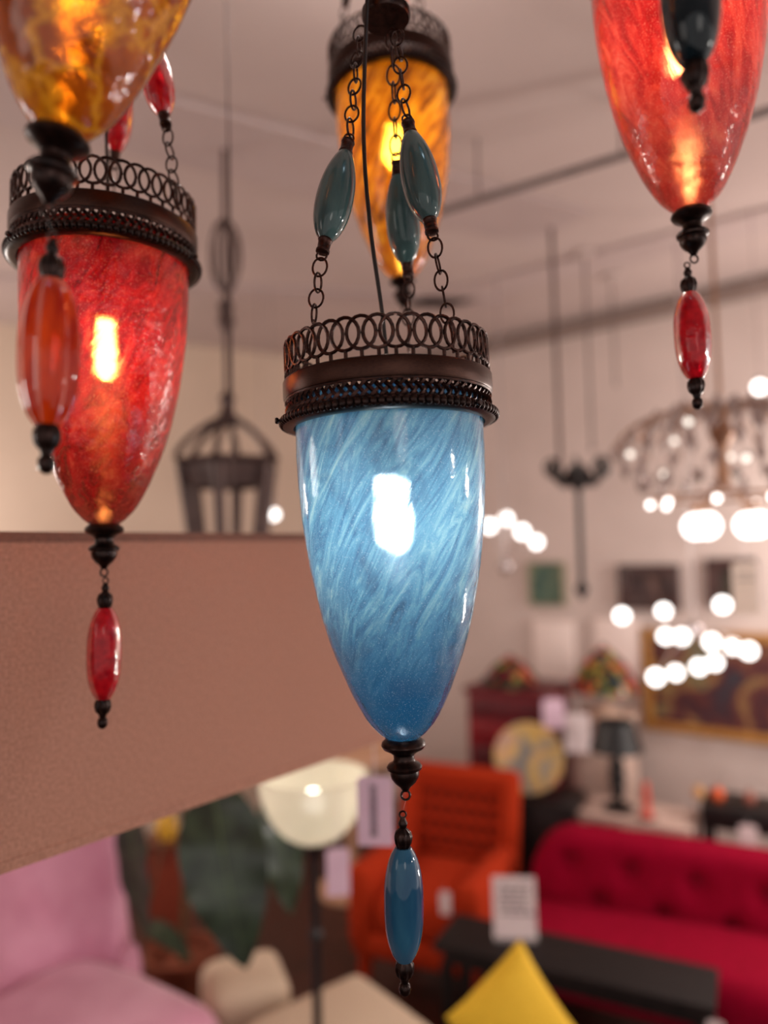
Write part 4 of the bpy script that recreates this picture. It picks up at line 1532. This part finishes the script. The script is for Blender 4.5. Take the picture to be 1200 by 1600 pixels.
mb = MB(); mb.tube([(-.06, -.04, 0), (-.06, .03, .02), (-.05, .09, 0)], .005, 6); mb.tube([(.06, -.04, 0), (.06, .03, .02), (.05, .09, 0)], .005, 6); mb.build('plate_stand', BLACK, root)


# stained glass lamps
def tiffany(px, py, Y, r, h, label, on, zsurf, basecol):
    c = P(px, py, Y)
    root = empty('stained_glass_lamp', Vector((c.x, Y, zsurf)), label, 'table lamp', 'stained glass table lamps')
    mt, nt, out = new_mat('stained_glass')
    L = nt.links.new
    tc = N(nt, 'ShaderNodeTexCoord'); vo = N(nt, 'ShaderNodeTexVoronoi'); vo.inputs['Scale'].default_value = 26
    L(tc.outputs['Object'], vo.inputs['Vector'])
    sx = N(nt, 'ShaderNodeSeparateColor'); L(vo.outputs['Color'], sx.inputs[0])
    rp = ramp(nt, [(0, (60, 30, 34)), (.2, (72, 96, 70)), (.36, (60, 90, 110)), (.5, (190, 180, 90)), (.64, (230, 120, 90)), (.8, (220, 60, 90)), (.9, (90, 120, 80))], 'CONSTANT')
    L(sx.outputs[0], rp.inputs[0])
    a = N(nt, 'ShaderNodeBsdfTranslucent'); b = N(nt, 'ShaderNodeBsdfPrincipled'); b.inputs['Roughness'].default_value = .2
    L(rp.outputs[0], a.inputs[0]); L(rp.outputs[0], b.inputs['Base Color'])
    c2 = N(nt, 'ShaderNodeMixShader'); c2.inputs[0].default_value = .4
    L(a.outputs[0], c2.inputs[1]); L(b.outputs[0], c2.inputs[2]); L(c2.outputs[0], out.inputs[0])
    z = c.z - zsurf
    pr = [(.02, z + h / 2), (r * .25, z + h * .42), (r * .6, z + h * .12), (r * .9, z - h * .3), (r, z - h / 2)]
    pr += [(q[0] - .003, q[1] - .003) for q in pr[::-1]]
    mb = MB(); mb.lathe(pr, 40); mb.build('glass_shade', mt, root)
    mb = MB(); mb.lathe([(.0001, z + h * .62), (.012, z + h * .58), (.02, z + h / 2), (.022, z + h * .47), (.0001, z + h * .46)], 14); mb.build('shade_finial', IRON, root)
    zb = z - h * .3
    mb = MB(); mb.lathe([(.0001, 0), (.08, 0), (.085, .015), (.04, .035), (.018, .06), (.03, zb * .4), (.02, zb * .6), (.012, zb), (.0001, zb)], 24); mb.build('lamp_base', basecol, root)
    mb = MB(); mb.ball((0, 0, z - h * .1), .022, 12, 8); mb.build('bulb', emat('warm_bulb', (255, 210, 150), on), root)


tiffany(797, 1045, 4.14, .155, .13, 'smaller stained glass lamp with an orange glow on the red cabinet', 9, H_ + .006, IRON)

# second cabinet / plinth for the larger tiffany
q = P(945, 1118, 3.95)
root = empty('white_plinth', at(q.x, 3.98, 0, R(-39)), 'pale plinth under the larger stained glass lamp', 'plinth')
mb = MB(); mb.soft((0, 0, q.z / 2), (.26, .26, q.z - .02), .006); mb.build('body', pmat('pale_plinth_paint', (196, 166, 152), (206, 178, 164), rough=.7), root)
mb = MB(); mb.soft((0, 0, q.z - .006), (.29, .29, .02), .004); mb.build('top_board', pmat('plinth_top', (206, 176, 160), rough=.6), root)
tiffany(944, 1045, 3.97, .185, .22, 'larger stained glass lamp with pink and green glass, dark dome', 9, q.z + .005, pmat('beige_ceramic', (206, 176, 158), rough=.4))

# console with black shaded lamp
zc = P(965, 1282, 3.4).z
root = empty('console_table', at(1.16, 3.52, 0, R(-32)), 'pale low console table behind the crimson sofa', 'table')
PC = pmat('pale_console_paint', (196, 168, 156), (206, 178, 166), rough=.7)
mb = MB(); mb.soft((0, 0, zc - .02), (.50, .28, .035), .006); mb.build('tabletop', PC, root)
for sx in (-1, 1):
    for sy in (-1, 1):
        mb = MB(); mb.box((sx * .22, sy * .11, (zc - .04) / 2), (.04, .04, zc - .04)); mb.build('leg', PC, root)
ls = P(962, 1150, 3.55)
root = empty('table_lamp', Vector((ls.x, 3.55, zc)), 'table lamp with a black shade and black twisted base', 'table lamp')
zt = P(962, 1126, 3.55).z - zc; zb = P(962, 1172, 3.55).z - zc
mb = MB(); mb.lathe([(.085, zt), (.125, zb), (.122, zb), (.082, zt), (.085, zt)], 32); mb.build('lamp_shade', BLACK, root)
mb = MB()
for s in (0, PI):
    pts = [(.03 * math.cos(t * 5 + s) * math.sin(t / 6 * PI + .1), .03 * math.sin(t * 5 + s) * math.sin(t / 6 * PI + .1), .02 + (zb - .0) * t / 6) for t in [i * 6 / 24 for i in range(25)]]
    mb.tube(pts, .014, 8)
mb.build('twisted_base', BLACK, root)
mb = MB(); mb.lathe([(.0001, 0), (.07, 0), (.07, .015), (.02, .03), (.0001, .03)], 24); mb.tube([(0, 0, zb), (0, 0, zt)], .005, 6); mb.tube([(-.083, 0, zt - .004), (.083, 0, zt - .004)], .003, 6); mb.build('foot', BLACK, root)
# red figurine
f = P(1010, 1262, 3.42)
root = empty('figurine', Vector((f.x, 3.42, zc)), 'small red figurine on the pale console', 'ornament')
mb = MB(); mb.lathe([(.0001, 0), (.035, 0), (.03, .02), (.016, .05), (.022, .09), (.014, .12), (.018, .14), (.010, .16), (.0001, .165)], 18); mb.build('body', pmat('coral_glaze', (206, 84, 66), rough=.4), root)
mb = MB(); mb.lathe([(.0001, 0), (.042, 0), (.042, .008), (.0001, .008)], 18); mb.build('base', BLACK, root)
# black box with ornaments at the right
root = empty('black_side_table', at(1.56, 3.34, 0, R(-30)), 'black side table carrying an orange ornament behind the sofa', 'table')
zk = P(1115, 1258, 3.3).z
mb = MB(); mb.soft((0, 0, zk - .05), (.32, .24, .10), .008); mb.build('drawer_box', BLACK, root)
for sx in (-1, 1):
    for sy in (-1, 1):
        mb = MB(); mb.box((sx * .14, sy * .09, (zk - .1) / 2), (.03, .03, zk - .1)); mb.build('leg', BLACK, root)
for i, (px, col_, r_, lab) in enumerate(((1110, (222, 92, 40), .028, 'round orange ornament on the black side table'), (1085, (206, 150, 90), .026, 'ochre round ornament left on the black side table'), (1150, (150, 84, 70), .026, 'brown round ornament right on the black side table'))):
    o3 = P(px + 12, 1250, 3.36)
    root = empty('ornament', Vector((o3.x, 3.36 - (px - 1110) * .0014, zk + .001)), lab, 'ornament', 'ornaments on the black side table')
    mb = MB(); mb.lathe([(.0001, 0), (r_ * .6, 0), (r_, r_ * .8), (r_ * .9, r_ * 1.4), (r_ * .4, r_ * 1.9), (r_ * .45, r_ * 2.1), (.0001, r_ * 2.1)], 18); mb.build('body', pmat('glaze_%d' % i, col_, rough=.4), root)
    mb = MB(); mb.tube([(0, 0, r_ * 2), (.004, 0, r_ * 2.6)], .003, 6); mb.build('stalk', STEM, root)
# floating price tags in the background, each hung from what carries it
tag_card(P(900, 1084, 3.86), .13, .20, R(-10), 'white price tag in front of the pale plinth', string=.10, lines=0)
tag_card(Vector((P(862, 1080, 3.875).x, 3.85, H_ + .0)), .11, .15, R(-10), 'lilac price tag between the two stained glass lamps', string=.02, mat=LILAC, lines=0)
tag_card(P(1168, 1282, 3.12), .07, .11, R(-20), 'small white price tag at the sofa back near the right edge', string=.02, lines=0)

# ------------------------------------------------------------------ fill lights added out of frame, bare points without lamp bodies
def pt(x, y, z, e, c=(1, .925, .86), r=.05):
    l = bpy.data.lights.new('fill_light', 'POINT'); l.energy = e; l.color = c; l.shadow_soft_size = r
    o = bpy.data.objects.new('fill_light', l); COL.objects.link(o); o.location = (x, y, z)
    return o


for x, y, z, e, r_ in ((-1.8, -.6, 2.2, 12, .4), (.5, -1.6, 2.3, 12, .3), (2.2, .1, 2.1, 12, .06), (2.9, 1.2, 2.0, 34, .08), (-2.9, 1.5, 2.0, 36, .35),
                       (2.25, 2.9, 1.9, 48, .1), (-2.6, 3.0, 1.9, 52, .1), (2.55, 2.0, 1.0, 40, .1), (.0, 1.35, 3.05, 8, .1)):
    pt(x, y, z, e, r=r_)

w = bpy.data.worlds.new('world'); SC.world = w  # even fill light, added through the open rear of the room
w.use_nodes = True
bgn = w.node_tree.nodes['Background']
bgn.inputs[0].default_value = (1, .90, .86, 1)
bgn.inputs[1].default_value = .95

SC.view_settings.view_transform = 'Standard'
SC.view_settings.look = 'None'
SC.view_settings.exposure = 0
SC.view_settings.gamma = 1
SC.view_settings.use_curve_mapping = False
SC.cycles.use_denoising = True
SC.cycles.max_bounces = 10
SC.cycles.diffuse_bounces = 4
SC.cycles.transparent_max_bounces = 16
SC.cycles.sample_clamp_indirect = 6
SC.cycles.caustics_refractive = True
